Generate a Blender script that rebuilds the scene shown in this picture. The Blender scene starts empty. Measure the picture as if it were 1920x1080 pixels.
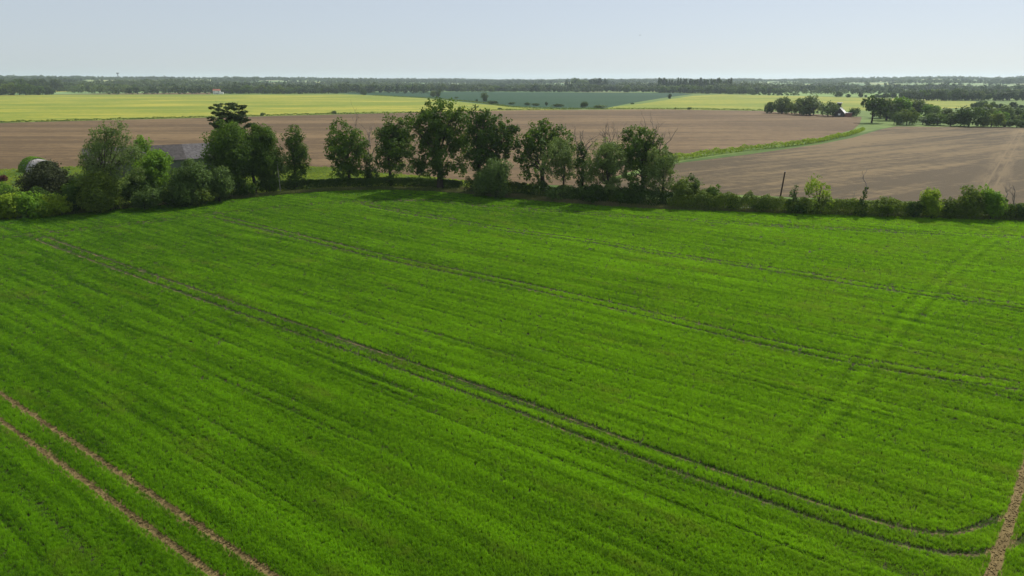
import bpy, math, random
import numpy as np

# ------------------------------------------------------------------ camera, sky, sun
HC = 24.0            # camera height (m)
FP = 1280.0          # focal length in photo pixels (1920 wide)
HZ = 150.0           # row of the infinite horizon
PITCH = math.atan((540 - HZ) / FP)
SUN_AZ, SUN_EL = 40.0, 47.0     # degrees right of the view direction, elevation

scene = bpy.context.scene
cam_d = bpy.data.cameras.new('camera'); cam = bpy.data.objects.new('camera', cam_d)
scene.collection.objects.link(cam); scene.camera = cam
cam_d.sensor_width = 36; cam_d.lens = 24; cam_d.clip_start = 0.5; cam_d.clip_end = 60000
cam.location = (0, 0, HC); cam.rotation_euler = (math.pi / 2 - PITCH, 0, 0)

world = bpy.data.worlds.new('World'); scene.world = world; world.use_nodes = True
wn = world.node_tree; wn.nodes.clear()
sky = wn.nodes.new('ShaderNodeTexSky'); sky.sky_type = 'NISHITA'; sky.sun_disc = False
sky.sun_elevation = math.radians(SUN_EL); sky.sun_rotation = math.radians(SUN_AZ)
sky.altitude = 50; sky.air_density = 0.6; sky.dust_density = 1.2; sky.ozone_density = 4.0
bg = wn.nodes.new('ShaderNodeBackground'); bg.inputs['Strength'].default_value = 0.080
wo = wn.nodes.new('ShaderNodeOutputWorld')
veil = wn.nodes.new('ShaderNodeMix'); veil.data_type = 'RGBA'; veil.inputs[0].default_value = 0.62   # thin even high cloud over the blue
VEIL = (6.55, 7.0, 7.15, 1); veil.inputs[7].default_value = VEIL
wn.links.new(sky.outputs[0], veil.inputs[6]); wn.links.new(veil.outputs[2], bg.inputs[0]); wn.links.new(bg.outputs[0], wo.inputs[0])

sd = bpy.data.lights.new('sun', 'SUN'); sd.energy = 3.95; sd.angle = math.radians(0.6); sd.color = (1, .955, .88)
sun = bpy.data.objects.new('sun', sd); scene.collection.objects.link(sun)
_az, _el = math.radians(SUN_AZ), math.radians(SUN_EL)
sun.rotation_euler = (math.pi / 2 - _el, 0, -_az + math.pi)   # lamp looks from the sun to the ground
sun.location = (60, 60, 90)

scene.view_settings.view_transform = 'Standard'; scene.view_settings.look = 'None'
scene.view_settings.exposure = 0.4; scene.view_settings.gamma = 1
scene.cycles.max_bounces = 7; scene.cycles.transparent_max_bounces = 6
scene.cycles.diffuse_bounces = 3; scene.cycles.transmission_bounces = 4; scene.cycles.volume_bounces = 1

# ------------------------------------------------------------------ helpers
col = scene.collection
RNG = np.random.default_rng(11)
def ray(py):
    v = (py - 540) / FP
    return math.sin(PITCH) + v * math.cos(PITCH), math.cos(PITCH) - v * math.sin(PITCH)
def G(px, py):                       # ground point seen in that direction
    d, c = ray(py); t = HC / d
    return np.array([(px - 960) / FP * t, t * c])
def GL(pts): return np.array([G(*p) for p in pts])
def ZX(px, py, Y):                   # x and height of a point standing at ground distance Y
    d, c = ray(py); t = Y / c
    return (px - 960) / FP * t, HC - t * d
def smooth(P, n=12, closed=False):   # Catmull-Rom
    P = np.asarray(P, float); out = []
    Q = np.vstack([2 * P[0] - P[1], P, 2 * P[-1] - P[-2]])
    for i in range(len(P) - 1):
        a, b, c, d = Q[i:i + 4]
        for t in np.linspace(0, 1, n, endpoint=False):
            out.append(.5 * ((2 * b) + (-a + c) * t + (2 * a - 5 * b + 4 * c - d) * t * t + (-a + 3 * b - 3 * c + d) * t ** 3))
    out.append(P[-1]); return np.array(out)
def resample(P, step):
    P = np.asarray(P); s = np.r_[0, np.cumsum(np.linalg.norm(np.diff(P, axis=0), axis=1))]
    n = max(2, int(s[-1] / step)); q = np.linspace(0, s[-1], n)
    return np.c_[np.interp(q, s, P[:, 0]), np.interp(q, s, P[:, 1])]
def _hash(ix, iy, seed):
    h = (ix.astype(np.int64) * 374761393 + iy.astype(np.int64) * 668265263 + seed * 982451653) & 0xffffffff
    h = ((h ^ (h >> 13)) * 1274126177) & 0xffffffff
    return ((h ^ (h >> 16)) & 0xffff) / 65535.0
def vn(x, y, seed=0):
    x = np.asarray(x, float); y = np.asarray(y, float)
    ix, iy = np.floor(x), np.floor(y); fx, fy = x - ix, y - iy
    fx = fx * fx * (3 - 2 * fx); fy = fy * fy * (3 - 2 * fy)
    a = _hash(ix, iy, seed); b = _hash(ix + 1, iy, seed); c = _hash(ix, iy + 1, seed); d = _hash(ix + 1, iy + 1, seed)
    return (a * (1 - fx) + b * fx) * (1 - fy) + (c * (1 - fx) + d * fx) * fy

def tag(o, label=None, cat=None, group=None, kind=None):
    if label: o['label'] = label
    if cat: o['category'] = cat
    if group: o['group'] = group
    if kind: o['kind'] = kind
    return o
def empty(name, loc):
    o = bpy.data.objects.new(name, None); o.location = loc; o.empty_display_size = .5; col.objects.link(o); return o
def mesh_data(name, V, F, mat=None, tone=None, smooth_=False):
    V = np.asarray(V, np.float32).reshape(-1, 3); F = np.asarray(F, np.int32); k = F.shape[1]
    me = bpy.data.meshes.new(name)
    me.vertices.add(len(V)); me.vertices.foreach_set('co', V.ravel())
    me.loops.add(F.size); me.loops.foreach_set('vertex_index', F.ravel())
    me.polygons.add(len(F)); me.polygons.foreach_set('loop_start', np.arange(0, F.size, k, dtype=np.int32))
    me.update(calc_edges=True)
    if mat: me.materials.append(mat)
    if tone is not None:
        at = me.attributes.new('tone', 'FLOAT', 'FACE'); at.data.foreach_set('value', np.asarray(tone, np.float32))
    if smooth_: me.polygons.foreach_set('use_smooth', np.ones(len(F), bool))
    me.validate(); return me
def mobj(name, V, F, mat=None, parent=None, tone=None, smooth_=False, loc=None):
    o = bpy.data.objects.new(name, mesh_data(name, V, F, mat, tone, smooth_)); col.objects.link(o)
    if parent: o.parent = parent
    if loc is not None: o.location = loc
    return o

class MB:                            # small solid builder for hard things
    def __init__(s): s.V = []; s.F = []
    def add(s, V, F):
        n = len(s.V); s.V += [tuple(v) for v in V]; s.F += [tuple(i + n for i in f) for f in F]; return s
    def box(s, x0, x1, y0, y1, z0, z1):
        V = [(x0,y0,z0),(x1,y0,z0),(x1,y1,z0),(x0,y1,z0),(x0,y0,z1),(x1,y0,z1),(x1,y1,z1),(x0,y1,z1)]
        return s.add(V, [(0,3,2,1),(4,5,6,7),(0,1,5,4),(1,2,6,5),(2,3,7,6),(3,0,4,7)])
    def tube(s, a, b, ra, rb, n=8):
        a = np.array(a, float); b = np.array(b, float); d = b - a; d /= np.linalg.norm(d)
        u = np.cross(d, (0, 0, 1) if abs(d[2]) < .9 else (1, 0, 0)); u /= np.linalg.norm(u); w = np.cross(d, u)
        V = [p + r * (math.cos(t) * u + math.sin(t) * w) for p, r in ((a, ra), (b, rb)) for t in np.arange(n) * 2 * math.pi / n]
        return s.add(V, [(i, (i + 1) % n, n + (i + 1) % n, n + i) for i in range(n)] + [tuple(range(n))[::-1], tuple(range(n, 2 * n))])
    def build(s, name, mat, parent=None, loc=None):
        me = bpy.data.meshes.new(name); me.from_pydata(s.V, [], s.F); me.validate(); me.update(); me.materials.append(mat)
        o = bpy.data.objects.new(name, me); col.objects.link(o)
        if parent: o.parent = parent
        if loc is not None: o.location = loc
        return o

# ------------------------------------------------------------------ materials
def nt(name, rough=.9, spec=.15):
    m = bpy.data.materials.new(name); m.use_nodes = True; t = m.node_tree
    b = t.nodes['Principled BSDF']; b.inputs['Roughness'].default_value = rough; b.inputs['Specular IOR Level'].default_value = spec
    return m, t, b
def N(t, typ, **kw):
    n = t.nodes.new(typ)
    for k, v in kw.items(): setattr(n, k, v)
    return n
def math_(t, op, a, b=None, c=None, clamp=False):
    n = N(t, 'ShaderNodeMath', operation=op, use_clamp=clamp)
    for i, q in enumerate((a, b, c)):
        if q is None: continue
        if isinstance(q, (int, float)): n.inputs[i].default_value = q
        else: t.links.new(q, n.inputs[i])
    return n.outputs[0]
def mixc(t, f, a, b):
    n = N(t, 'ShaderNodeMix', data_type='RGBA')
    for s, q in ((n.inputs[0], f), (n.inputs[6], a), (n.inputs[7], b)):
        if isinstance(q, (int, float)): s.default_value = q
        elif isinstance(q, tuple): s.default_value = (*q, 1)
        else: t.links.new(q, s)
    return n.outputs[2]
def coords(t, ang=0.0, sx=1.0, sy=1.0, sz=1.0):
    g = N(t, 'ShaderNodeNewGeometry'); r = N(t, 'ShaderNodeVectorRotate', rotation_type='Z_AXIS')
    r.inputs['Angle'].default_value = math.radians(-ang); t.links.new(g.outputs['Position'], r.inputs['Vector'])
    m = N(t, 'ShaderNodeMapping'); m.inputs['Scale'].default_value = (sx, sy, sz); t.links.new(r.outputs[0], m.inputs[0])
    return m.outputs[0]
def noise(t, vec, scale=1.0, detail=3, rough=.55):
    n = N(t, 'ShaderNodeTexNoise'); n.inputs['Scale'].default_value = scale; n.inputs['Detail'].default_value = detail
    n.inputs['Roughness'].default_value = rough; t.links.new(vec, n.inputs['Vector']); return n.outputs['Fac']
def ramp(t, fac, lo, hi):
    n = N(t, 'ShaderNodeMapRange'); n.inputs[1].default_value = lo; n.inputs[2].default_value = hi; n.clamp = True
    t.links.new(fac, n.inputs[0]); return n.outputs[0]

def field_mat(name, a, b, c, ang, su=.012, sv=.25, fine=1.2, wobble=None):
    """two soil/crop colours mixed by long streaks along ang, patches and speckle of c"""
    m, t, p = nt(name)
    s1 = ramp(t, noise(t, coords(t, ang, su, sv), 1, 5, .65), .35, .68)
    s2 = ramp(t, noise(t, coords(t, ang, su * .6, sv * .22), 1.0, 4), .38, .66)
    pat = ramp(t, noise(t, coords(t, 0, .012, .012), 1, 4), .35, .65)
    sp = ramp(t, noise(t, coords(t, 0, fine, fine, fine), 1, 4, .7), .35, .7)
    s3 = ramp(t, noise(t, coords(t, ang, su * 3.5, sv * 3.2), 1, 4, .7), .38, .66)
    s4 = ramp(t, noise(t, coords(t, 0, fine * .25, fine * .25, fine), 1, 5, .75), .38, .64)
    f = math_(t, 'MULTIPLY_ADD', s1, .32, math_(t, 'MULTIPLY', s2, .30)); f = math_(t, 'MULTIPLY_ADD', pat, .14, f)
    f = math_(t, 'MULTIPLY_ADD', s3, .26, f); f = math_(t, 'MULTIPLY_ADD', s4, .24, f); f = math_(t, 'MULTIPLY_ADD', f, 3.0, -1.36, clamp=True)
    k = mixc(t, f, a, b)
    k = mixc(t, math_(t, 'MULTIPLY', sp, .35), k, c)
    t.links.new(k, p.inputs['Base Color'])
    bmp = N(t, 'ShaderNodeBump'); bmp.inputs['Strength'].default_value = .5; bmp.inputs['Distance'].default_value = .12
    t.links.new(sp, bmp.inputs['Height']); t.links.new(bmp.outputs[0], p.inputs['Normal'])
    return m
def leaf_mat(name, dark, light, trans=.35, rnd=.35, instancer=False, tipcol=None):
    m = bpy.data.materials.new(name); m.use_nodes = True; t = m.node_tree; t.nodes.clear()
    at = N(t, 'ShaderNodeAttribute'); at.attribute_name = 'tone'
    oi = N(t, 'ShaderNodeObjectInfo')
    nz = ramp(t, noise(t, coords(t, 0, .35, .35, .35), 1, 2), .3, .7)
    f = math_(t, 'MULTIPLY_ADD', at.outputs['Fac'], 1 - rnd, math_(t, 'MULTIPLY', oi.outputs['Random'], rnd * .5))
    f = math_(t, 'MULTIPLY_ADD', nz, rnd * .5, f, clamp=True)
    if instancer:
        ia = N(t, 'ShaderNodeAttribute'); ia.attribute_type = 'INSTANCER'; ia.attribute_name = 'ptone'
        f = math_(t, 'MULTIPLY_ADD', f, .25, math_(t, 'MULTIPLY', ia.outputs['Fac'], .8), clamp=True)
    k = mixc(t, f, dark, light)
    if instancer:
        ib = N(t, 'ShaderNodeAttribute'); ib.attribute_type = 'INSTANCER'; ib.attribute_name = 'dry'
        k = mixc(t, ib.outputs['Fac'], k, tipcol)
    d = N(t, 'ShaderNodeBsdfPrincipled'); d.inputs['Roughness'].default_value = .6; d.inputs['Specular IOR Level'].default_value = .1
    tr = N(t, 'ShaderNodeBsdfTranslucent'); mx = N(t, 'ShaderNodeMixShader'); mx.inputs[0].default_value = trans
    hs = N(t, 'ShaderNodeHueSaturation'); hs.inputs['Hue'].default_value = .485; hs.inputs['Value'].default_value = 1.25
    t.links.new(k, hs.inputs['Color'])
    t.links.new(k, d.inputs['Base Color']); t.links.new(hs.outputs[0], tr.inputs['Color'])
    t.links.new(d.outputs[0], mx.inputs[1]); t.links.new(tr.outputs[0], mx.inputs[2])
    o = N(t, 'ShaderNodeOutputMaterial'); t.links.new(mx.outputs[0], o.inputs['Surface'])
    return m
def plain(name, a, b=None, scale=2.0, rough=.8, spec=.2):
    m, t, p = nt(name, rough, spec); b = b or tuple(x * .7 for x in a)
    t.links.new(mixc(t, ramp(t, noise(t, coords(t, 0, scale, scale, scale), 1, 5, .6), .35, .65), a, b), p.inputs['Base Color'])
    return m

U_ANG = -37.2        # direction of the drill rows in the green field (degrees from +X)
M = {}
M['grass'] = field_mat('rough_grass', (.075, .13, .022), (.12, .19, .03), (.05, .085, .018), 10, .05, .06)
M['meadow'] = field_mat('meadow_grass', (.045, .090, .010), (.075, .125, .014), (.04, .075, .012), -5, .04, .08)
M['soil_crop'] = field_mat('crop_soil', (.045, .055, .018), (.075, .075, .03), (.035, .05, .015), U_ANG, .05, 2.0, 9)
M['rut'] = field_mat('bare_wheel_rut', (.165, .120, .048), (.265, .198, .082), (.11, .082, .034), U_ANG, 1.2, 1.2, 14)
M['rut_worn'] = field_mat('worn_wheel_rut', (.040, .045, .016), (.19, .135, .07), (.05, .05, .02), U_ANG, .12, 1.2, 5)
M['brown_a'] = field_mat('bare_soil_far', (.082, .053, .024), (.178, .119, .056), (.135, .086, .040), 2, .004, .05, .9)
M['brown_b'] = field_mat('bare_soil_near', (.064, .046, .022), (.165, .116, .054), (.095, .068, .032), 34, .008, .09, 1.0)
M['yellow'] = field_mat('yellow_rape', (.135, .185, .016), (.33, .30, .036), (.19, .22, .022), 3, .008, .05, .8)
M['bluegreen'] = field_mat('blue_green_cereal', (.006, .042, .012), (.014, .056, .017), (.008, .042, .013), -3, .006, .05, .5)
M['palegreen'] = field_mat('pale_green_field', (.15, .25, .06), (.19, .28, .08), (.15, .22, .06), 4, .006, .05, .5)
M['land'] = field_mat('far_land', (.10, .16, .05), (.17, .20, .09), (.08, .13, .04), 8, .0015, .004, .02)
M['oak'] = leaf_mat('oak_leaves', (.015, .042, .006), (.115, .215, .018), .42)
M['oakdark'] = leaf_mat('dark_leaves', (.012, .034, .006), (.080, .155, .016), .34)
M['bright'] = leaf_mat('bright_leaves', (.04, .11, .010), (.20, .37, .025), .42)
M['yellowgreen'] = leaf_mat('yellow_green_leaves', (.07, .14, .010), (.31, .44, .030), .45)
M['pale'] = leaf_mat('pale_leaves', (.055, .10, .022), (.19, .27, .065), .35)
M['greygreen'] = leaf_mat('grey_green_leaves', (.028, .065, .014), (.13, .21, .042), .3)
M['purple'] = leaf_mat('dark_brown_leaves', (.02, .025, .011), (.06, .078, .024), .2)
M['maroon'] = leaf_mat('maroon_leaves', (.06, .014, .014), (.17, .05, .045), .2)
M['pine'] = leaf_mat('pine_needles', (.02, .042, .012), (.085, .12, .035), .15)
M['hedge'] = leaf_mat('hedge_leaves', (.026, .060, .009), (.18, .26, .03), .35)
M['far'] = leaf_mat('distant_leaves', (.017, .042, .014), (.095, .145, .042), .25, .8)
M['farwood'] = leaf_mat('far_wood_leaves', (.016, .040, .014), (.115, .165, .05), .25, .5, True, (.2, .2, .1))
M['crop'] = leaf_mat('cereal_blades', (.018, .092, .007), (.235, .52, .010), .45, .3, True, (.22, .27, .035))
M['verge'] = leaf_mat('verge_grass_blades', (.06, .10, .02), (.17, .20, .06), .35, .3, True, (.26, .22, .12))
M['bark'] = plain('bark', (.048, .038, .027), (.03, .024, .018), 3)
M['deadwood'] = plain('dead_wood', (.26, .21, .18), (.16, .13, .11), 2)
M['wood'] = plain('dark_pole_wood', (.045, .026, .018), (.03, .02, .015), 2)
M['greypole'] = plain('grey_pole_wood', (.30, .28, .24), (.2, .19, .16), 2)
M['asphalt'] = plain('lane_asphalt', (.10, .10, .10), (.07, .07, .07), .8)

# ------------------------------------------------------------------ ground sheet
_prof_x = np.array([-1100, 0, 200, 480, 700, 1000, 1250, 1400, 1520, 1620, 1700, 1800, 1920, 3000])
_prof_k = np.array([9, 9, 7.5, 6, 4.2, 2.6, 2.8, 2.6, 3.2, 5.5, 7.5, 6.0, 8.5, 8])
def terrain(x, y):
    x = np.asarray(x, float); y = np.asarray(y, float)
    r = np.hypot(x, y); px = 960 + FP * np.clip(x / np.maximum(y, 1), -2, 2) * .96
    k = np.interp(px, _prof_x, _prof_k)
    A = np.where(y > 0, 9 + 3.0 * k, 9)
    s = np.clip((r - 1500) / 3000, 0, 1); s = s * s * (3 - 2 * s)
    und = (vn(x / 500, y / 350, 3) - .5) * 9 * np.clip((r - 1500) / 900, 0, 1)
    return A * s + und * (1 - .3 * s)
radii = np.r_[0.001, 300, 800, 1300, np.geomspace(1500, 12500, 60)]
na = 240
ang = np.arange(na) * 2 * math.pi / na
RR, AA = np.meshgrid(radii, ang, indexing='ij')
gx, gy = RR * np.sin(AA), RR * np.cos(AA)
GV = np.c_[gx.ravel(), gy.ravel(), terrain(gx, gy).ravel()]
i, j = np.meshgrid(np.arange(len(radii) - 1), np.arange(na), indexing='ij')
GF = np.stack([i * na + j, (i + 1) * na + j, (i + 1) * na + (j + 1) % na, i * na + (j + 1) % na], -1).reshape(-1, 4)[:, ::-1]
# field patchwork for the far land
m, t, p = nt('far_farmland')
vo = N(t, 'ShaderNodeTexVoronoi'); vo.inputs['Scale'].default_value = 1; t.links.new(coords(t, 18, .0032, .0026), vo.inputs['Vector'])
cr = N(t, 'ShaderNodeValToRGB'); e = cr.color_ramp; e.interpolation = 'CONSTANT'
cols = [(0, (.10, .18, .06)), (.22, (.16, .25, .09)), (.42, (.075, .13, .05)), (.6, (.30, .33, .16)), (.7, (.11, .2, .06)), (.84, (.26, .2, .14)), (.93, (.42, .40, .08))]
e.elements[0].color = (*cols[0][1], 1); e.elements[1].position = cols[1][0]; e.elements[1].color = (*cols[1][1], 1)
for q, c in cols[2:]:
    x = e.elements.new(q); x.color = (*c, 1)
sr = N(t, 'ShaderNodeSeparateColor'); t.links.new(vo.outputs['Color'], sr.inputs[0]); t.links.new(sr.outputs[0], cr.inputs[0])
g_ = N(t, 'ShaderNodeNewGeometry'); ln = N(t, 'ShaderNodeVectorMath', operation='LENGTH'); t.links.new(g_.outputs['Position'], ln.inputs[0])
nearf = ramp(t, ln.outputs['Value'], 1450, 1500)
nz = ramp(t, noise(t, coords(t, 10, .05, .05), 1, 5), .3, .7)
gr = mixc(t, nz, (.075, .125, .022), (.13, .19, .035))
t.links.new(mixc(t, nearf, gr, cr.outputs[0]), p.inputs['Base Color'])
M['ground'] = m
tag(mobj('ground', GV, GF, M['ground'], smooth_=True), 'broad open farmland reaching to the horizon', None, None, 'structure')

# ------------------------------------------------------------------ field sheets
LAYER = [0]
def sheet(name, pts, mat, label, px=True, z=None):
    P = GL(pts) if px else np.array(pts)
    LAYER[0] += 1
    z = .004 * LAYER[0] if z is None else z
    me = bpy.data.meshes.new(name); me.from_pydata([(a, b, z) for a, b in P], [], [tuple(range(len(P)))])
    me.validate(); me.update()
    if me.polygons[0].normal.z < 0: me.flip_normals()
    me.materials.append(mat); o = bpy.data.objects.new(name, me); col.objects.link(o)
    return tag(o, label, None, None, 'structure')
sheet('meadow', [(-700, 318), (0, 312), (500, 300), (900, 332), (1100, 350), (1290, 300), (1520, 268), (1680, 236), (1690, 226), (1600, 218), (1760, 222), (1700, 238), (1620, 260),
                 (1290, 318), (1290, 372), (1920, 385), (2600, 400), (2600, 420), (1300, 400), (1000, 384), (700, 360), (450, 375), (0, 420), (-700, 470)], M['meadow'], 'bright green grass strip behind the tree line')
sheet('yellow_field', [(-900, 182), (0, 179), (130, 178), (640, 177.5), (720, 180), (800, 185), (900, 195), (960, 201), (1060, 206), (640, 213.5), (320, 221.5), (0, 229.5), (-900, 245)], M['yellow'], 'broad yellow rape field on the left')
sheet('distant_green_field', [(600, 173), (900, 172.5), (1275, 174.5), (1300, 176.5), (1240, 184), (1180, 194), (1130, 203.4), (1070, 204), (960, 200.2), (800, 183.5), (690, 178)], M['bluegreen'], 'dark blue-green cereal field between the yellow fields')
sheet('distant_yellow_field', [(1125, 204.5), (1150, 200.5), (1200, 195), (1250, 187), (1300, 179.5), (1350, 177), (1450, 179), (1620, 183), (1830, 190), (1830, 201), (1700, 206), (1590, 208), (1430, 207)], M['yellow'], 'yellow rape field on the right beyond the brown field')
sheet('pale_field', [(1400, 171.5), (1560, 172), (1720, 177), (1720, 182), (1560, 180.5), (1400, 178)], M['palegreen'], 'pale green field beyond the right yellow field')
sheet('pale_strip', [(100, 174.2), (395, 173.6), (395, 177), (100, 176.8)], M['brown_a'], 'thin bare strip beyond the left yellow field')
sheet('brown_field', [(-900, 247), (0, 230.5), (320, 222.5), (640, 214.5), (960, 206.8), (1240, 205), (1430, 208), (1600, 218.5), (1616, 219), (1612, 232), (1600, 243), (1560, 254), (1500, 266), (1400, 276), (1262, 296),
                      (1100, 349), (1000, 346), (870, 339), (800, 331), (700, 323), (640, 315), (560, 311), (400, 305), (130, 313), (40, 317), (0, 320), (-900, 345)], M['brown_a'], 'large bare brown field beyond the tree line')
sheet('brown_field', [(1050, 352), (1180, 332), (1272, 306), (1400, 290), (1540, 270), (1600, 258), (1650, 243), (1680, 237), (1920, 239), (2700, 246), (2700, 410), (1920, 384), (1600, 375), (1400, 366), (1200, 357)], M['brown_b'], 'bare brown field with pale streaks on the right')

EDGE = smooth(GL([(-900, 560), (-400, 466), (0, 415), (130, 404), (280, 388), (450, 373.5), (600, 361), (700, 357.5), (780, 358.5), (870, 364.5), (1000, 377), (1150, 388), (1300, 396), (1600, 405), (1920, 415), (2500, 432)]), 8)
near = np.array([[260, 120], [200, -20], [-200, -20], [-260, 20]])
sheet('green_field', np.vstack([EDGE, near]), M['soil_crop'], 'soil under the green cereal crop', px=False)
# lane between the hedges
LANE = smooth(GL([(760, 352), (870, 359), (1000, 369), (1150, 380), (1280, 387), (1450, 392), (1600, 397), (1920, 404), (2500, 418)]), 8)
def ribbon(P, w):
    T = np.gradient(P, axis=0); T /= np.linalg.norm(T, axis=1)[:, None]; Nn = np.c_[-T[:, 1], T[:, 0]]
    return np.vstack([P + Nn * w / 2, (P - Nn * w / 2)[::-1]])
sheet('lane', ribbon(LANE, 2.8), M['asphalt'], 'narrow grey lane behind the hedge', px=False)

# pale tracks across the right brown field
def worn_band(mat, px0, px1, half, colour, gauge):
    """a broad trafficked strip in a field's own soil: pale patchy wear plus two faint wheelings"""
    t = mat.node_tree; a, b = G(*px0), G(*px1); d = (b - a) / np.linalg.norm(b - a); nrm = np.array([-d[1], d[0]])
    g = N(t, 'ShaderNodeNewGeometry'); dt = N(t, 'ShaderNodeVectorMath', operation='DOT_PRODUCT'); dt.inputs[1].default_value = (nrm[0], nrm[1], 0)
    t.links.new(g.outputs['Position'], dt.inputs[0]); v = math_(t, 'ABSOLUTE', math_(t, 'SUBTRACT', dt.outputs['Value'], float(a @ nrm)))
    nz = ramp(t, noise(t, coords(t, math.degrees(math.atan2(d[1], d[0])), .05, .5), 1, 4), .35, .6)
    wide = math_(t, 'MULTIPLY', math_(t, 'MULTIPLY', ramp(t, v, half, half * .3), nz), .42)
    lines = math_(t, 'MULTIPLY', ramp(t, math_(t, 'ABSOLUTE', math_(t, 'SUBTRACT', v, gauge)), .45, .15), .40)
    p = t.nodes['Principled BSDF']; old = p.inputs['Base Color'].links[0].from_socket
    t.links.new(mixc(t, math_(t, 'MAXIMUM', wide, lines), old, colour), p.inputs['Base Color'])
worn_band(M['brown_b'], (1912, 250), (1850, 362), 5.0, (.215, .155, .078), .95)

# ------------------------------------------------------------------ instanced stuff (one object each)
def gn_scatter(name, variants, pts, scl, rot, extra, mat):
    """variants: list of (V,F,tone); pts Nx3.  One mesh holds the variants and the points; nodes instance them."""
    Vs, Fs, Ts, var = [], [], [], []; n = 0
    for k, (V, F, T) in enumerate(variants):
        Vs.append(V); Fs.append(F + n); Ts.append(T); var.append(np.full(len(V), k + 1)); n += len(V)
    Vs.append(pts); var.append(np.zeros(len(pts)))
    V = np.vstack(Vs); F = np.vstack(Fs); T = np.concatenate(Ts); var = np.concatenate(var)
    me = bpy.data.meshes.new(name)
    me.vertices.add(len(V)); me.vertices.foreach_set('co', V.astype(np.float32).ravel())
    me.loops.add(F.size); me.loops.foreach_set('vertex_index', F.astype(np.int32).ravel())
    me.polygons.add(len(F)); me.polygons.foreach_set('loop_start', np.arange(0, F.size, 4, dtype=np.int32)); me.update(calc_edges=True)
    me.materials.append(mat)
    me.attributes.new('tone', 'FLOAT', 'FACE').data.foreach_set('value', T.astype(np.float32))
    def pa(nm, val, typ='FLOAT'):
        full = np.zeros((len(V),) + val.shape[1:], np.float32); full[len(V) - len(pts):] = val
        me.attributes.new(nm, typ, 'POINT').data.foreach_set('vector' if typ == 'FLOAT_VECTOR' else 'value', full.ravel())
    me.attributes.new('var', 'FLOAT', 'POINT').data.foreach_set('value', var.astype(np.float32))
    pa('scl', scl, 'FLOAT_VECTOR'); pa('rot', rot)
    pa('pick', RNG.integers(0, len(variants), len(pts)).astype(float))
    for k, v in extra.items(): pa(k, v)
    o = bpy.data.objects.new(name, me); col.objects.link(o)
    ng = bpy.data.node_groups.new(name + '_nodes', 'GeometryNodeTree')
    ng.interface.new_socket('Geometry', in_out='INPUT', socket_type='NodeSocketGeometry')
    ng.interface.new_socket('Geometry', in_out='OUTPUT', socket_type='NodeSocketGeometry')
    nd, lk = ng.nodes, ng.links
    gi = nd.new('NodeGroupInput'); go = nd.new('NodeGroupOutput')
    def na_(nm, dt='FLOAT'):
        a = nd.new('GeometryNodeInputNamedAttribute'); a.data_type = dt; a.inputs[0].default_value = nm; return a.outputs[0]
    def sep(k):
        c = nd.new('FunctionNodeCompare'); c.data_type = 'FLOAT'; c.operation = 'LESS_THAN'
        d = nd.new('ShaderNodeMath'); d.operation = 'SUBTRACT'; d.inputs[1].default_value = k; lk.new(na_('var'), d.inputs[0])
        ab = nd.new('ShaderNodeMath'); ab.operation = 'ABSOLUTE'; lk.new(d.outputs[0], ab.inputs[0]); lk.new(ab.outputs[0], c.inputs[0]); c.inputs[1].default_value = .5
        s = nd.new('GeometryNodeSeparateGeometry'); s.domain = 'POINT'; lk.new(gi.outputs[0], s.inputs[0]); lk.new(c.outputs[0], s.inputs[1]); return s.outputs[0]
    jn = nd.new('GeometryNodeJoinGeometry')
    for k in range(len(variants)):
        g2 = nd.new('GeometryNodeGeometryToInstance'); lk.new(sep(k + 1), g2.inputs[0]); lk.new(g2.outputs[0], jn.inputs[0])
    ip = nd.new('GeometryNodeInstanceOnPoints'); lk.new(sep(0), ip.inputs['Points']); lk.new(jn.outputs[0], ip.inputs['Instance'])
    ip.inputs['Pick Instance'].default_value = True
    fi = nd.new('FunctionNodeFloatToInt'); lk.new(na_('pick'), fi.inputs[0]); lk.new(fi.outputs[0], ip.inputs['Instance Index'])
    cx = nd.new('ShaderNodeCombineXYZ'); lk.new(na_('rot'), cx.inputs[2])
    lk.new(cx.outputs[0], ip.inputs['Rotation']); lk.new(na_('scl', 'FLOAT_VECTOR'), ip.inputs['Scale'])
    lk.new(ip.outputs[0], go.inputs[0])
    md = o.modifiers.new('scatter', 'NODES'); md.node_group = ng
    return o

def tuft(seed, nb=14, w=.10, spread=.55):
    r = np.random.default_rng(seed); V, F, T = [], [], []
    for b in range(nb):
        a = r.uniform(0, 2 * math.pi); rad = spread * math.sqrt(r.uniform(0, 1)); x, y = rad * math.cos(a), rad * math.sin(a)
        la = r.uniform(0, 2 * math.pi); lean = r.uniform(.08, .45); h = r.uniform(.65, 1.08)
        wa = r.uniform(0, math.pi); wx, wy = w * .5 * math.cos(wa), w * .5 * math.sin(wa)
        n = len(V)
        for q, ww in ((0, 1), (.6, .9), (1, .25)):
            cx = x + lean * q * q * math.cos(la); cy = y + lean * q * q * math.sin(la); cz = h * (q if q < 1 else .95)
            V += [(cx - wx * ww, cy - wy * ww, cz), (cx + wx * ww, cy + wy * ww, cz)]
        F += [(n, n + 1, n + 3, n + 2), (n + 2, n + 3, n + 5, n + 4)]; tt = r.uniform(0, 1); T += [tt * .8, tt]
    return np.array(V), np.array(F), np.array(T)

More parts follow.
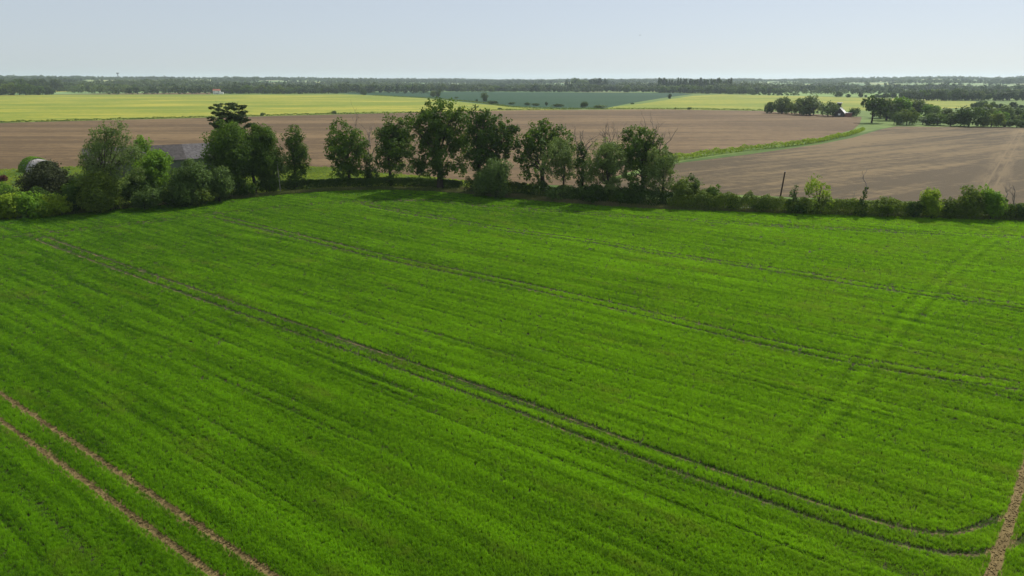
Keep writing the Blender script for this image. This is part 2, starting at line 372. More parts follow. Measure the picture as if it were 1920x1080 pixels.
def seg_dist(P, L, cap=3.0):
    """distance of each point of P to polyline L (only exact where < cap)"""
    out = np.full(len(P), 99.0)
    for a, b in zip(L[:-1], L[1:]):
        lo = np.minimum(a, b) - cap; hi = np.maximum(a, b) + cap
        k = np.where((P[:, 0] > lo[0]) & (P[:, 0] < hi[0]) & (P[:, 1] > lo[1]) & (P[:, 1] < hi[1]))[0]
        if not len(k): continue
        d = b - a; q = P[k] - a; tt = np.clip((q @ d) / (d @ d + 1e-9), 0, 1)
        out[k] = np.minimum(out[k], np.linalg.norm(q - tt[:, None] * d, axis=1))
    return out
def offset(P, w):
    T = np.gradient(P, axis=0); T /= np.linalg.norm(T, axis=1)[:, None]; return P + np.c_[-T[:, 1], T[:, 0]] * w
def extend(P, d0=0, d1=0):
    a = P[0] - (P[1] - P[0]) / np.linalg.norm(P[1] - P[0]) * d0 if d0 else None
    b = P[-1] + (P[-1] - P[-2]) / np.linalg.norm(P[-1] - P[-2]) * d1 if d1 else None
    return np.vstack([x for x in (a if a is None else a[None], P, b if b is None else b[None]) if x is not None])
# tramlines: centre line in the photo's directions, half gauge, bare half width, strength
TR = [([(0, 764), (452, 1080)], 60, 30, .86, .20, 1.0),
      ([(125, 446), (92, 447), (90, 453), (275, 520), (465, 586), (638, 646), (790, 699), (960, 759), (1205, 851), (1430, 927), (1620, 990), (1745, 1020), (1820, 1022), (1872, 1004)], 0, 2, .86, .22, .82),
      ([(410, 408), (600, 455), (750, 490), (960, 533), (1160, 578), (1310, 615), (1460, 650), (1610, 680), (1750, 704), (1920, 728)], 0, 60, .86, .22, .92),
      ([(780, 377), (700, 379), (694, 386), (800, 406), (960, 434), (1110, 454), (1260, 480), (1460, 509), (1660, 542), (1920, 578)], 0, 60, .86, .20, .9),
      ([(0, 447), (100, 437), (280, 417), (500, 392), (690, 377), (800, 377), (960, 391), (1110, 402), (1460, 425), (1710, 437), (1920, 447)], 60, 40, .86, .23, .9),
      ([(1880, 452), (1850, 458), (1750, 545), (1640, 670), (1590, 740), (1500, 845)], 0, 0, .9, .3, -.5),
      ([(1920, 890), (1895, 974), (1858, 1080)], 60, 30, 0, .27, 1.0)]
LINES = []
for pts, e0, e1, gauge, hw, st in TR:
    P = GL(pts); P = extend(P, e0, e1); P = smooth(P, 10) if len(P) > 2 else P
    for s in ((-1, 1) if gauge else (0,)): LINES.append((offset(resample(P, 1.5), s * gauge), hw, st))

for L, hw, st in LINES:
    if st >= 1: sheet('path', ribbon(L, hw * 2 + .5), M['rut'], 'bare earth wheel rut through the crop', px=False)
    elif st > .8:
        sheet('path', ribbon(L, hw * 1.1), M['rut_worn'], 'narrow wheel rut through the crop', px=False)
def inside(P, poly):
    r = np.zeros(len(P), bool)
    for a, b in zip(poly, np.roll(poly, -1, 0)):
        c = ((a[1] > P[:, 1]) != (b[1] > P[:, 1])); xx = (b[0] - a[0]) * (P[:, 1] - a[1]) / ((b[1] - a[1]) if b[1] != a[1] else 1e-9) + a[0]
        r ^= c & (P[:, 0] < xx)
    return r
def polar_points(n, r0, r1, half):
    lr = RNG.uniform(math.log(r0), math.log(r1), n); a = RNG.uniform(-half, half, n); r = np.exp(lr)
    return np.c_[r * np.sin(a), r * np.cos(a)], r
def make_crop(n=760000):
    P, r = polar_points(n, 20, 215, math.radians(52))
    poly = np.vstack([offset(EDGE, -.3), near]); k = inside(P, poly); P, r = P[k], r[k]
    ca, sa = math.cos(math.radians(U_ANG)), math.sin(math.radians(U_ANG))
    u = P[:, 0] * ca + P[:, 1] * sa; v = -P[:, 0] * sa + P[:, 1] * ca
    dens = np.ones(len(P)); hgt = .23 * np.ones(len(P)); dry = np.zeros(len(P))
    wobv = v + (vn(u / 40, v / 12, 5) - .5) * .22
    row = vn(wobv / .55, u / 30, 21); row2 = vn(wobv / 2.6, u / 70, 22); big = vn(u / 38, wobv / 14, 23); big2 = vn(P[:, 0] / 60, P[:, 1] / 45, 24)
    # thin missed rows, broken along their length
    g1 = np.clip((vn(wobv / .38, u / 45, 77) - .74) * 6, 0, 1) * np.clip((vn(u / 8, wobv / .9, 78) - .30) * 3, 0, 1)
    g2 = np.clip((row - .80) * 7, 0, 1) * np.clip((vn(u / 14, wobv / 1.1, 31) - .45) * 4, 0, 1)
    gap = np.maximum(g1, g2); hgt *= 1 - .55 * gap; dens *= 1 - .12 * gap
    patch = np.clip((vn(u / 6, wobv / 1.6, 41) - .74) * 5, 0, 1); dry = .45 * patch * vn(P[:, 0] / .5, P[:, 1] / .5, 43)
    fine = vn(u / 7, wobv / .40, 91); grain = RNG.uniform(-1, 1, len(P))
    tone = .44 + (row2 - .5) * .14 + (big - .5) * .15 + (big2 - .5) * .28 + (row - .5) * .22 + (fine - .5) * .50 + grain * .27
    tone += .14 * np.clip(P[:, 0] / 60, -1, 1.2) - .22 * gap  # rightward lift puts the crop's sunward brightening into the blade colour
    dry = dry + .30 * np.clip((vn(P[:, 0] / 9, P[:, 1] / 7, 44) - .45) * 3, 0, 1) * np.clip(P[:, 0] / 50 + .25, 0, 1) * vn(P[:, 0] / .6, P[:, 1] / .6, 45)
    slim = np.ones(len(P))
    for L, hw, st in LINES:
        d = seg_dist(P, L)
        if st < 0:                       # old track: crop combed two ways
            tone -= .17 * np.exp(-(d / .38) ** 2); tone += .09 * np.exp(-((d - .9) / .7) ** 2); continue
        wob = hw * (1 + .25 * (vn(P[:, 0] / .8, P[:, 1] / .8, 61) - .5)) * np.clip(r / 70, 1, 1.5)
        core = d < wob; wear = st * np.clip(.55 + .9 * vn(P[:, 0] / 6, P[:, 1] / 6, 66), 0, 1) if st < 1 else 1
        dens = np.where(core, dens * (1 - (wear if st >= 1 else wear * .75)), dens); hgt = np.where(core, hgt * .38, hgt); tone = np.where(core, tone - .55, tone)
        slim = np.minimum(slim, np.where(d < wob + .3, .62, 1.0))
    k = RNG.uniform(0, 1, len(P)) < dens; P, r, hgt, tone, dry, slim = P[k], r[k], hgt[k], tone[k], dry[k], slim[k]
    s = .0029 * r * RNG.uniform(.75, 1.3, len(P)) * 1.3 * slim
    z = hgt * RNG.uniform(.65, 1.3, len(P))
    pts = np.c_[P, np.full(len(P), .10)]
    o = gn_scatter('crop', [tuft(100 + q) for q in range(6)], pts, np.c_[s, s, z], RNG.uniform(0, 6.28, len(P)),
                   {'ptone': np.clip(tone, 0, 1), 'dry': np.clip(dry + RNG.uniform(-.06, .06, len(P)), 0, 1)}, M['crop'])
    tag(o, 'young green cereal crop with wheel tracks in the foreground field', 'crop', None, 'stuff')
make_crop()

def clods(n=9000):
    rs = np.random.default_rng(8); P = []
    for L, hw, st in LINES:
        if st >= 1 and len(L) > 3 or st >= 1:
            Q = resample(L, .5); Q = Q[np.hypot(Q[:, 0], Q[:, 1]) < 75]; k = rs.integers(0, len(Q), n // 3)
            P.append(Q[k] + rs.normal(size=(len(k), 2)) * hw * .5 + rs.uniform(-.25, .25, (len(k), 2)))
    P = np.vstack(P); n = len(P); va = []
    for q in range(4):
        V = np.array([(x, y, z) for z in (-.3, .5) for x, y in ((-.5, -.5), (.5, -.5), (.5, .5), (-.5, .5))]) * rs.uniform(.6, 1.2, (8, 3))
        va.append((V, np.array([(0,3,2,1),(4,5,6,7),(0,1,5,4),(1,2,6,5),(2,3,7,6),(3,0,4,7)]), np.zeros(6)))
    s_ = .02 + .075 * rs.uniform(0, 1, n) ** 2.5
    tag(gn_scatter('soil_clods', va, np.c_[P, np.full(n, .105)], np.c_[s_, s_, s_ * .7], rs.uniform(0, 6.28, n), {}, M['rut']),
        'crumbs and clods of dry earth in the bare wheel ruts', 'soil', None, 'stuff')
clods()
def strip_points(P, w0, w1, n):
    """random points beside polyline P, offsets w0..w1 to its left"""
    s = np.r_[0, np.cumsum(np.linalg.norm(np.diff(P, axis=0), axis=1))]
    T = np.gradient(P, axis=0); T /= np.linalg.norm(T, axis=1)[:, None]; Nn = np.c_[-T[:, 1], T[:, 0]]
    q = RNG.uniform(0, s[-1], n); o = RNG.uniform(w0, w1, n)
    f = lambda A: np.c_[np.interp(q, s, A[:, 0]), np.interp(q, s, A[:, 1])]
    return f(P) + f(Nn) * o[:, None]
P = np.vstack([strip_points(EDGE, -.2, 2.6, 26000), strip_points(EDGE, -.2, .6, 6000), strip_points(LANE, -3.2, -1.5, 7000), strip_points(LANE, 1.5, 3.5, 7000)])
n = len(P); hh = RNG.uniform(.25, .8, n) * (.6 + .8 * vn(P[:, 0] / 3, P[:, 1] / 3, 9)); ss = RNG.uniform(.3, .55, n)
tag(gn_scatter('verge_grass', [tuft(200 + q, 12, .14) for q in range(4)], np.c_[P, np.full(n, .05)], np.c_[ss, ss, hh], RNG.uniform(0, 6.28, n),
    {'ptone': RNG.uniform(0, .8, n), 'dry': np.clip(vn(P[:, 0] / 5, P[:, 1] / 5, 8) * 1.2 - .35, 0, 1)}, M['verge']),
    'rough verge grass along the crop edge under the hedge', 'grass', None, 'stuff')
P, r = polar_points(90000, 150, 290, math.radians(42))
mead = GL([(-100, 316), (0, 318), (130, 313), (400, 305), (560, 311), (640, 315), (700, 323), (800, 331), (870, 339), (1000, 347), (1000, 366), (870, 356), (700, 350), (450, 366), (0, 408), (-200, 430)])
P = P[inside(P, mead)]; n = len(P); ss = RNG.uniform(.35, .8, n)
tag(gn_scatter('meadow_grass', [tuft(300 + q, 12, .14) for q in range(4)], np.c_[P, np.full(n, .03)], np.c_[ss, ss, RNG.uniform(.15, .4, n)], RNG.uniform(0, 6.28, n),
    {'ptone': np.clip(vn(P[:, 0] / 6, P[:, 1] / 4, 18) * 1.3, 0, 1), 'dry': RNG.uniform(0, .25, n)},
    leaf_mat('meadow_blades', (.10, .19, .015), (.24, .34, .03), .45, .3, True, (.33, .32, .10))),
    'short bright meadow grass behind the dark hedge', 'grass', None, 'stuff')

# ------------------------------------------------------------------ trees
def leaves(C, R, n, size, rs, flat=1.0, up=.35, shell=.55):
    """leaf clumps on and in the lobes C (kx3) with radii R (k)"""
    C = np.asarray(C, float); R = np.asarray(R, float); w = R ** 2; w /= w.sum()
    k = rs.choice(len(C), n, p=w); d = rs.normal(size=(n, 3)); d /= np.linalg.norm(d, axis=1)[:, None]
    rr = shell + (1.08 - shell) * rs.uniform(0, 1, n) ** .6
    rr *= 1 + .22 * (rs.uniform(0, 1, n) - .3) * (rs.uniform(0, 1, n) > .6)
    # clumps: bend directions toward a few twig heads per lobe
    nh = 13; heads = rs.normal(size=(len(C), nh, 3)); heads /= np.linalg.norm(heads, axis=2)[..., None]
    hi = rs.integers(0, nh, n); hl = rs.uniform(.78, 1.25, (len(C), nh)); hd = heads[k, hi]; rr = rr * hl[k, hi]; d = d * .40 + hd; d /= np.linalg.norm(d, axis=1)[:, None]
    P = C[k] + d * (R[k] * rr)[:, None] * np.array([1, 1, flat])
    nn = d + rs.normal(size=(n, 3)) * .7 + np.array([0, 0, up]); nn /= np.linalg.norm(nn, axis=1)[:, None]
    a = rs.normal(size=(n, 3)); a -= (a * nn).sum(1)[:, None] * nn; a /= np.linalg.norm(a, axis=1)[:, None]; b = np.cross(nn, a)
    s = size * rs.uniform(.6, 1.35, n)[:, None]
    V = np.stack([P - a * s * .5, P - b * s * .42 + nn * s * .12, P + a * s * .5, P + b * s * .42 + nn * s * .12], 1).reshape(-1, 3)
    F = np.arange(4 * n).reshape(-1, 4)
    T = np.clip(.5 * rs.uniform(0, 1, n) + .25 * rs.uniform(0, 1, len(C))[k] + .35 * rs.uniform(0, 1, (len(C), nh))[k, hi], 0, 1)
    return V, F, T
def tubes(segs, n=6):
    """segs: list of polylines (pts kx3, radii k)"""
    Vs, Fs, o = [], [], 0
    for P, R in segs:
        P = np.asarray(P, float); T = np.gradient(P, axis=0); T /= np.linalg.norm(T, axis=1)[:, None] + 1e-9
        ref = np.array([1., .13, .07]) if abs(T[0, 2]) > .7 else np.array([.05, .1, 1.])
        U = np.cross(T, ref); U /= np.linalg.norm(U, axis=1)[:, None]; W = np.cross(T, U)
        th = np.arange(n) * 2 * math.pi / n
        V = P[:, None] + np.asarray(R)[:, None, None] * (np.cos(th)[None, :, None] * U[:, None] + np.sin(th)[None, :, None] * W[:, None])
        k = len(P); Vs.append(V.reshape(-1, 3)); i, j = np.meshgrid(np.arange(k - 1), np.arange(n), indexing='ij')
        Fs.append(np.stack([i * n + j, i * n + (j + 1) % n, (i + 1) * n + (j + 1) % n, (i + 1) * n + j], -1).reshape(-1, 4) + o); o += k * n
    return np.vstack(Vs), np.vstack(Fs)
def bend(a, b, r0, r1, rs, k=5, wob=.08):
    a, b = np.asarray(a, float), np.asarray(b, float); t = np.linspace(0, 1, k)[:, None]; L = np.linalg.norm(b - a)
    P = a + (b - a) * t + rs.normal(size=(k, 3)) * wob * L * (t * (1 - t)) * 2; P += np.array([0, 0, .12 * L]) * (t * (1 - t)) * 2
    return P, np.linspace(r0, r1, k)
def trunk_segs(C, H, r0, rs, zfork=.3, n_l=14, lean=(0, 0)):
    top = np.array([lean[0], lean[1], H * .8]); segs = [bend((0, 0, -.2), top, r0, r0 * .22, rs, 8, .03)]
    base = segs[0][0]
    segs[0][1][0] *= 1.35
    for c in C[:n_l]:
        z = max(H * zfork, c[2] * rs.uniform(.35, .7)); q = np.interp(z, base[:, 2], base[:, 0]), np.interp(z, base[:, 2], base[:, 1])
        z = min(z, H * .75); rr = r0 * (1 - .75 * z / H) * .33
        s = bend((q[0], q[1], z), c, rr, rr * .3, rs); segs.append(s)
        for _ in range(2):
            e = np.asarray(c) + rs.normal(size=3) * min(.6, .12 * np.linalg.norm(np.asarray(c) - s[0][0])); segs.append(bend(s[0][2], e, rr * .5, rr * .15, rs, 4))
    return segs
def bare(start, end, r0, rs, depth=3):
    """dead branching limb"""
    segs = [bend(start, end, r0, r0 * .35, rs, 5, .12)]
    if depth > 0:
        P = segs[0][0]; L = np.linalg.norm(np.asarray(end) - start)
        for _ in range(2 if depth < 3 else 3):
            k = rs.integers(1, 5); d = (P[-1] - P[0]) / L + rs.normal(size=3) * .6 + np.array([0, 0, .25]); d /= np.linalg.norm(d)
            segs += bare(P[k], P[k] + d * L * rs.uniform(.3, .6), r0 * .45, rs, depth - 1)
    return segs

TREE_N = [0]
def tree(name, label, cat, base, lobes=None, box=None, mat='oak', n=None, size=.42, r0=None, group=None, seed=None, depth=.42, flat=1.0, dead=None,
         zfork=.3, nl=12, trunk=True, shell=.5, trunkmat='bark', dens=1.0, ivy=None):
    """lobes: photo (x,y,r) of the leaf masses at the tree's own distance; box=(x0,x1,top,bottom)"""
    TREE_N[0] += 1; seed = seed or TREE_N[0] * 7 + 3; rs = np.random.default_rng(seed)
    b = G(*base); Y = b[1]; d_, c_ = ray(base[1]); mpp = (HC / d_) / FP
    C, R = [], []; lobes_given = lobes is not None
    if lobes is None:
        x0, x1, ty, by = box; w, h = x1 - x0, by - ty; rl = .17 * min(w, h) + .04 * max(w, h)
        k = int(nl * 1.8)
        for q in range(k):
            for _ in range(20):
                ax, ay = rs.uniform(-1, 1, 2)
                if ax * ax + ay * ay < 1 and not (ay < -.3 and abs(ax) > .75): break
            rr = rl * rs.choice([.5, .75, 1.0, 1.3], p=[.25, .3, .3, .15])
            lobes = (lobes or []) + [((x0 + x1) / 2 + ax * (w / 2 - rr), (ty + by) / 2 + ay * (h / 2 - rr), rr)]
        lobes += [((x0 + x1) / 2 + rs.uniform(-.15, .15) * w, ty + rl * .8, rl * .8)]
    xs = np.array([l[0] for l in lobes]); Wm = (xs.max() - xs.min() + 2 * np.mean([l[2] for l in lobes])) * mpp
    for (px, py, pr) in lobes:
        dy = rs.uniform(-1, 1) * depth * Wm * .5
        x, z = ZX(px, py, Y); C.append((x - b[0], dy, z)); R.append(pr * mpp * ((1.42 if py < base[1] - 55 else 1.12) if lobes_given else 1.0))
    # mirror a share of the masses in depth so the crown has a far and a near side
    k0 = len(C)
    for q in range(k0):
        if rs.uniform() < .6:
            C.append((C[q][0] * .85, -C[q][1] + rs.uniform(-.2, .2) * Wm, C[q][2] * rs.uniform(.85, .98))); R.append(R[q] * .85)
    C = np.array(C); R = np.array(R); H = (C[:, 2] + R).max()
    # nothing below ground
    C[:, 2] = np.maximum(C[:, 2], R * .75)
    if n is None:
        n = int(dens * 5.6 * (np.pi * R ** 2).sum() / (size ** 2)); n = max(400, min(n, 30000))
    root = empty(name, (b[0], b[1], 0)); tag(root, label, cat, group)
    V, F, T = leaves(C, R, n, size, rs, flat, shell=shell)
    V[:, 2] = np.maximum(V[:, 2], .05)
    mobj('crown', V, F, M[mat], root, T)
    r0 = r0 or max(.08, H * .026)
    if trunk:
        V, F = tubes(trunk_segs(C[:k0], H, r0, rs, zfork)); V[:, 2] = np.maximum(V[:, 2], -.3); mobj('trunk', V, F, M[trunkmat], root, smooth_=True)
    if dead:
        segs = []
        for (ax, ay, bx, by) in dead:
            p = ZX(ax, ay, Y); q = ZX(bx, by, Y); segs += bare(np.array([p[0] - b[0], rs.uniform(-1, 1), p[1]]), np.array([q[0] - b[0], rs.uniform(-2, 2), q[1]]), .12, rs)
        V, F = tubes(segs, 5); mobj('bare_branch', V, F, M['deadwood'], root)
    return root

oakrow = 'tall trees in the line behind the green field'
# --- the main line, left to right
tree('oak_tree', 'dark oak left of the dead tree, with ragged lobes down one side', 'tree', (655, 349),
     [(630, 240, 12), (648, 250, 14), (664, 262, 13), (680, 275, 12), (625, 262, 11), (640, 272, 14), (660, 288, 16), (678, 294, 13), (624, 285, 11), (634, 305, 13), (652, 312, 15), (670, 316, 13), (626, 322, 10), (645, 328, 9)], mat='oak', group=oakrow)
tree('dead_tree', 'half-dead tree with bare pinkish upper branches beside two oaks', 'tree', (695, 346),
     [(690, 298, 9), (694, 312, 10), (688, 322, 9), (700, 326, 10), (694, 338, 9)], mat='oakdark', group=oakrow, size=.3,
     dead=[(694, 300, 665, 238), (694, 290, 684, 243), (693, 280, 693, 238), (697, 290, 708, 256)], r0=.4)
tree('oak_tree', 'mid-sized oak with rounded crown between dead tree and tallest oak', 'tree', (733, 349),
     [(738, 234, 13), (722, 240, 12), (752, 246, 13), (764, 250, 8), (716, 252, 10), (734, 256, 15), (752, 268, 13), (722, 272, 12), (740, 284, 14), (714, 290, 10), (762, 282, 9), (772, 286, 6), (728, 302, 13), (748, 304, 12), (716, 312, 9), (768, 318, 8), (738, 318, 12)], mat='oak', group=oakrow)
tree('oak_tree', 'tallest and widest oak in the line with a domed top', 'tree', (826, 354),
     [(812, 206, 14), (832, 204, 13), (848, 210, 13), (864, 218, 12), (798, 216, 12), (782, 226, 12), (778, 244, 11), (800, 238, 15), (822, 228, 17), (846, 232, 16), (868, 236, 11), (788, 262, 12), (808, 262, 17), (832, 258, 18), (856, 256, 16), (872, 258, 11),
      (786, 290, 14), (808, 290, 17), (834, 288, 18), (860, 284, 16), (876, 290, 10), (780, 312, 12), (800, 318, 15), (828, 316, 16), (856, 314, 14), (872, 316, 10)], mat='oak', group=oakrow, r0=.75, size=.46)
tree('oak_tree', 'oak with an upright top spike and leaning fork right of the tallest oak', 'tree', (898, 360),
     [(893, 216, 11), (906, 222, 12), (892, 234, 13), (915, 238, 13), (932, 226, 7), (933, 240, 12), (950, 244, 12), (962, 246, 9), (894, 254, 14), (916, 258, 16), (940, 260, 14), (958, 266, 10), (898, 276, 14), (920, 280, 15), (944, 284, 12), (886, 298, 11), (904, 304, 12), (928, 298, 9)], mat='oakdark', group=oakrow, r0=.6, size=.46)
tree('oak_tree', 'broad oak behind the pale ash with a pointed top', 'tree', (1018, 362),
     [(1022, 236, 8), (1004, 244, 11), (1024, 250, 14), (1044, 252, 12), (1060, 262, 11), (990, 258, 10), (976, 264, 8), (1008, 266, 14), (1034, 272, 14), (1062, 276, 11), (982, 280, 10), (1000, 288, 12), (972, 294, 8), (986, 308, 12), (1008, 308, 14), (984, 328, 10), (1000, 330, 10), (966, 268, 6)], mat='oak', group=oakrow, r0=.6, size=.46)
tree('shrub', 'grey-green understorey shrub below the forked oak', 'shrub', (930, 372), box=(890, 966, 296, 374), mat='greygreen', nl=14, size=.3, group=oakrow)
tree('shrub', 'pale climbing shrub at the foot of the forked oak, beside the gap', 'shrub', (893, 370), box=(880, 915, 318, 372), mat='pale', nl=9, size=.28, dens=.6, group=oakrow)
tree('ash_tree', 'mid-green ash with a slim trunk standing in front of the broad oak', 'tree', (1056, 374),
     [(1046, 268, 9), (1060, 276, 11), (1034, 278, 10), (1070, 290, 11), (1048, 292, 13), (1028, 298, 10), (1022, 314, 9), (1040, 314, 12), (1060, 312, 12), (1076, 310, 9), (1032, 330, 10), (1052, 330, 11), (1070, 330, 9)], mat='pale', size=.28, group=oakrow, r0=.25, shell=.35, dens=.75)
tree('dead_tree', 'ivy-covered stump tree with bare branches reaching right', 'tree', (1092, 376),
     [(1088, 274, 6), (1089, 286, 8), (1091, 300, 9), (1092, 314, 9), (1092, 330, 10), (1090, 346, 10), (1092, 360, 9)], mat='oakdark', size=.3, group=oakrow, r0=.4,
     dead=[(1090, 285, 1074, 258), (1090, 285, 1088, 254), (1091, 290, 1108, 262), (1091, 298, 1122, 262)])
tree('dead_tree', 'nearly bare tree top showing above the pale green tree', 'tree', (1140, 372),
     [(1140, 282, 8), (1146, 276, 6), (1136, 296, 9), (1142, 312, 11)], mat='oakdark', size=.32, group=oakrow,
     dead=[(1142, 290, 1128, 250), (1142, 290, 1140, 246), (1142, 290, 1152, 248), (1142, 296, 1164, 252), (1142, 290, 1134, 256)])
tree('oak_tree', 'dark stag-headed oak at the right end of the tall line', 'tree', (1205, 376),
     [(1190, 250, 10), (1178, 256, 10), (1204, 258, 12), (1222, 262, 11), (1170, 272, 11), (1190, 276, 14), (1214, 280, 14), (1234, 276, 10), (1172, 296, 12), (1196, 302, 15), (1222, 304, 15), (1244, 296, 11), (1180, 322, 13), (1204, 330, 15), (1230, 328, 13), (1196, 348, 12)], mat='oak', size=.36, group=oakrow, r0=.6,
     dead=[(1226, 275, 1222, 236), (1226, 270, 1234, 234), (1222, 275, 1213, 238), (1236, 284, 1258, 254), (1238, 286, 1250, 250)])
tree('ash_tree', 'pale green full tree in front of the nearly bare one', 'tree', (1136, 382),
     [(1136, 274, 10), (1122, 282, 10), (1150, 282, 11), (1112, 298, 11), (1132, 298, 14), (1156, 300, 12), (1106, 318, 11), (1126, 322, 14), (1150, 322, 14), (1168, 316, 9), (1110, 342, 11), (1134, 346, 13), (1156, 344, 11)], mat='pale', size=.28, group=oakrow, r0=.3, shell=.4)
tree('ash_tree', 'light green tree with thin leaves at the foot of the stag-headed oak', 'tree', (1240, 384),
     [(1238, 286, 10), (1252, 296, 10), (1226, 300, 10), (1258, 312, 11), (1238, 316, 12), (1220, 322, 11), (1262, 332, 10), (1242, 338, 12), (1222, 342, 12), (1254, 354, 12), (1232, 362, 12)], mat='pale', size=.28, group=oakrow, r0=.25, dens=.8)
tree('shrub', 'dark shrub below the pale green tree and the stump tree', 'shrub', (1112, 384), box=(1080, 1150, 345, 386), mat='oakdark', nl=12, size=.32)
tree('shrub', 'small grey shrub at the foot of the slim ash', 'shrub', (1050, 378), box=(1020, 1082, 350, 380), mat='greygreen', nl=10, size=.28, dens=.8)
tree('shrub', 'tall dark shrub under the stag-headed oak', 'shrub', (1185, 386), box=(1150, 1215, 340, 388), mat='oakdark', nl=12, size=.32)
# --- right hedge trees
hb = 'bushes and saplings standing in the right-hand hedge'
def bush(lab, cx, by, x0, x1, top, mat, **k):
    kw = dict(nl=10, size=.28, group=hb); kw.update(k)
    return tree(kw.pop('name', 'bush'), lab, kw.pop('cat', 'bush'), (cx, by), box=(x0, x1, top, by - 2), mat=mat, **kw)
bush('olive brown-tinged bush just right of the tall line', 1285, 389, 1256, 1322, 332, 'hedge')
bush('upright green bush with a pointed top next to the olive one', 1300, 388, 1284, 1316, 325, 'greygreen', nl=7)
bush('rounded dark green bush in the hedge gap left of the dark pole', 1340, 391, 1318, 1360, 345, 'oak')
bush('low dark bush in the hedge, third right of the tall line', 1374, 394, 1352, 1398, 364, 'oakdark')
bush('low spreading bush left of the dark pole', 1432, 398, 1404, 1462, 374, 'oakdark')
bush('thin wispy sapling right of the dark pole', 1489, 400, 1478, 1502, 345, 'greygreen', nl=6, dens=.5, name='sapling', cat='tree')
bush('dark bush at the foot of the wispy sapling', 1494, 402, 1466, 1516, 372, 'oakdark')
tree('hawthorn_tree', 'open-crowned yellow-green tree rising from the hedge right of the pole', 'tree', (1532, 403),
     [(1532, 340, 9), (1522, 348, 8), (1542, 350, 9), (1516, 358, 7), (1530, 362, 8), (1548, 364, 8), (1555, 374, 8), (1540, 378, 8), (1522, 386, 10), (1545, 390, 10), (1532, 398, 8)], mat='yellowgreen', size=.26, group=hb, r0=.16, dens=.75)
tree('dead_tree', 'narrow ivy spire with a bare tip in the middle of the right hedge', 'tree', (1614, 407),
     [(1624, 352, 2.5), (1621, 361, 4), (1618, 371, 5), (1616, 382, 7), (1614, 394, 9), (1612, 402, 9)], mat='oakdark', size=.24, group=hb, dead=[(1622, 358, 1626, 334)], r0=.12, depth=.2)
bush('broad low bush right of the ivy spire', 1664, 409, 1638, 1694, 370, 'hedge')
bush('small dark bush next to the broad low one', 1712, 410, 1694, 1732, 376, 'oakdark')
bush('rounded yellow-topped bush left of the twin bushes', 1745, 411, 1722, 1768, 350, 'yellowgreen')
bush('low bush between the yellow-topped bush and the twins', 1780, 412, 1762, 1800, 370, 'hedge')
bush('left one of the twin big bushes near the right edge', 1818, 412, 1792, 1844, 348, 'hedge', nl=14)
bush('right one of the twin big bushes, brighter green', 1856, 413, 1834, 1884, 345, 'bright', nl=14)
bush('low bush at the right edge under the bare poles', 1902, 414, 1878, 1930, 382, 'oakdark')
tree('dead_tree', 'leaning ivy-clad dead stem right of the twin bushes', 'tree', (1887, 412),
     [(1887, 374, 3), (1886, 384, 4), (1885, 396, 6)], mat='oakdark', size=.24, group=hb, dead=[(1887, 380, 1894, 356)], r0=.1, depth=.2)
tree('dead_tree', 'upright bare dead stem at the right edge', 'tree', (1911, 413),
     [(1911, 386, 3.5), (1910, 396, 6)], mat='oakdark', size=.24, group=hb, dead=[(1911, 392, 1912, 350)], r0=.1, depth=.2)
# --- left cluster
lc = 'trees and bushes of the left-hand thicket'
def lt(lab, base, box, mat, **k):
    kw = dict(nl=14, size=.30, group=lc); kw.update(k)
    return tree(kw.pop('name', 'broadleaf_tree'), lab, kw.pop('cat', 'tree'), base, box=box, mat=mat, **kw)
tree('pine_tree', 'tall pine with flat dark layered crown above the left thicket', 'tree', (428, 352),
     [(405, 198, 6), (416, 203, 8), (428, 197, 7), (440, 202, 9), (452, 200, 6), (456, 210, 5), (402, 222, 6), (412, 216, 8), (426, 214, 10), (442, 216, 10), (420, 226, 9), (436, 228, 10), (452, 226, 7), (466, 224, 4), (404, 234, 6), (416, 238, 6), (400, 212, 4), (398, 202, 4), (460, 220, 5), (474, 232, 4), (462, 236, 5), (430, 238, 9), (442, 240, 8), (418, 246, 8), (432, 250, 9)],
     mat='pine', size=.26, flat=.38, group=lc, r0=.35, zfork=.6, dens=1.5)
lt('big dark green spreading tree below the pine', (425, 366), (377, 485, 226, 362), 'oak', nl=30, size=.36, r0=.5)
lt('tree with fine leaves on the right flank of the big dark tree', (478, 362), (452, 525, 228, 350), 'oak', nl=22, size=.32)
tree('ivy_tree', 'slender ivy-clad tree beside the grey pole', 'tree', (555, 357),
     [(550, 245, 8), (546, 254, 9), (558, 258, 9), (548, 270, 11), (562, 274, 10), (552, 286, 12), (566, 290, 9), (550, 302, 13), (568, 304, 11), (554, 318, 14), (572, 316, 8), (556, 334, 13), (554, 348, 11)], mat='oak', size=.32, group=lc, r0=.35)
lt('thin pale shrub behind the grey pole', (518, 352), (498, 545, 286, 345), 'greygreen', nl=9, dens=.5, name='shrub', cat='shrub')
tree('willow_tree', 'tall airy pale willow with its branches showing, left of the barn', 'tree', (205, 396),
     [(222, 240, 11), (205, 240, 10), (190, 252, 11), (238, 252, 11), (215, 256, 14), (176, 266, 11), (196, 272, 14), (232, 274, 14), (160, 280, 9), (152, 292, 8), (176, 290, 14), (204, 296, 16), (232, 300, 15), (250, 286, 10), (165, 310, 13), (190, 318, 15), (220, 326, 15), (245, 330, 12), (160, 335, 12), (200, 345, 14)],
     mat='pale', size=.28, group=lc, r0=.4, shell=.3, dens=.55)
lt('light green rounded tree between the willow and the barn roof', (268, 372), (243, 292, 254, 350), 'bright', nl=12, dens=.8)
lt('bright glossy green tree in front of the barn', (294, 380), (256, 332, 278, 362), 'bright', nl=16, size=.34)
lt('dull green bushy tree in front of the barn wall', (358, 386), (316, 402, 300, 386), 'greygreen', nl=20)
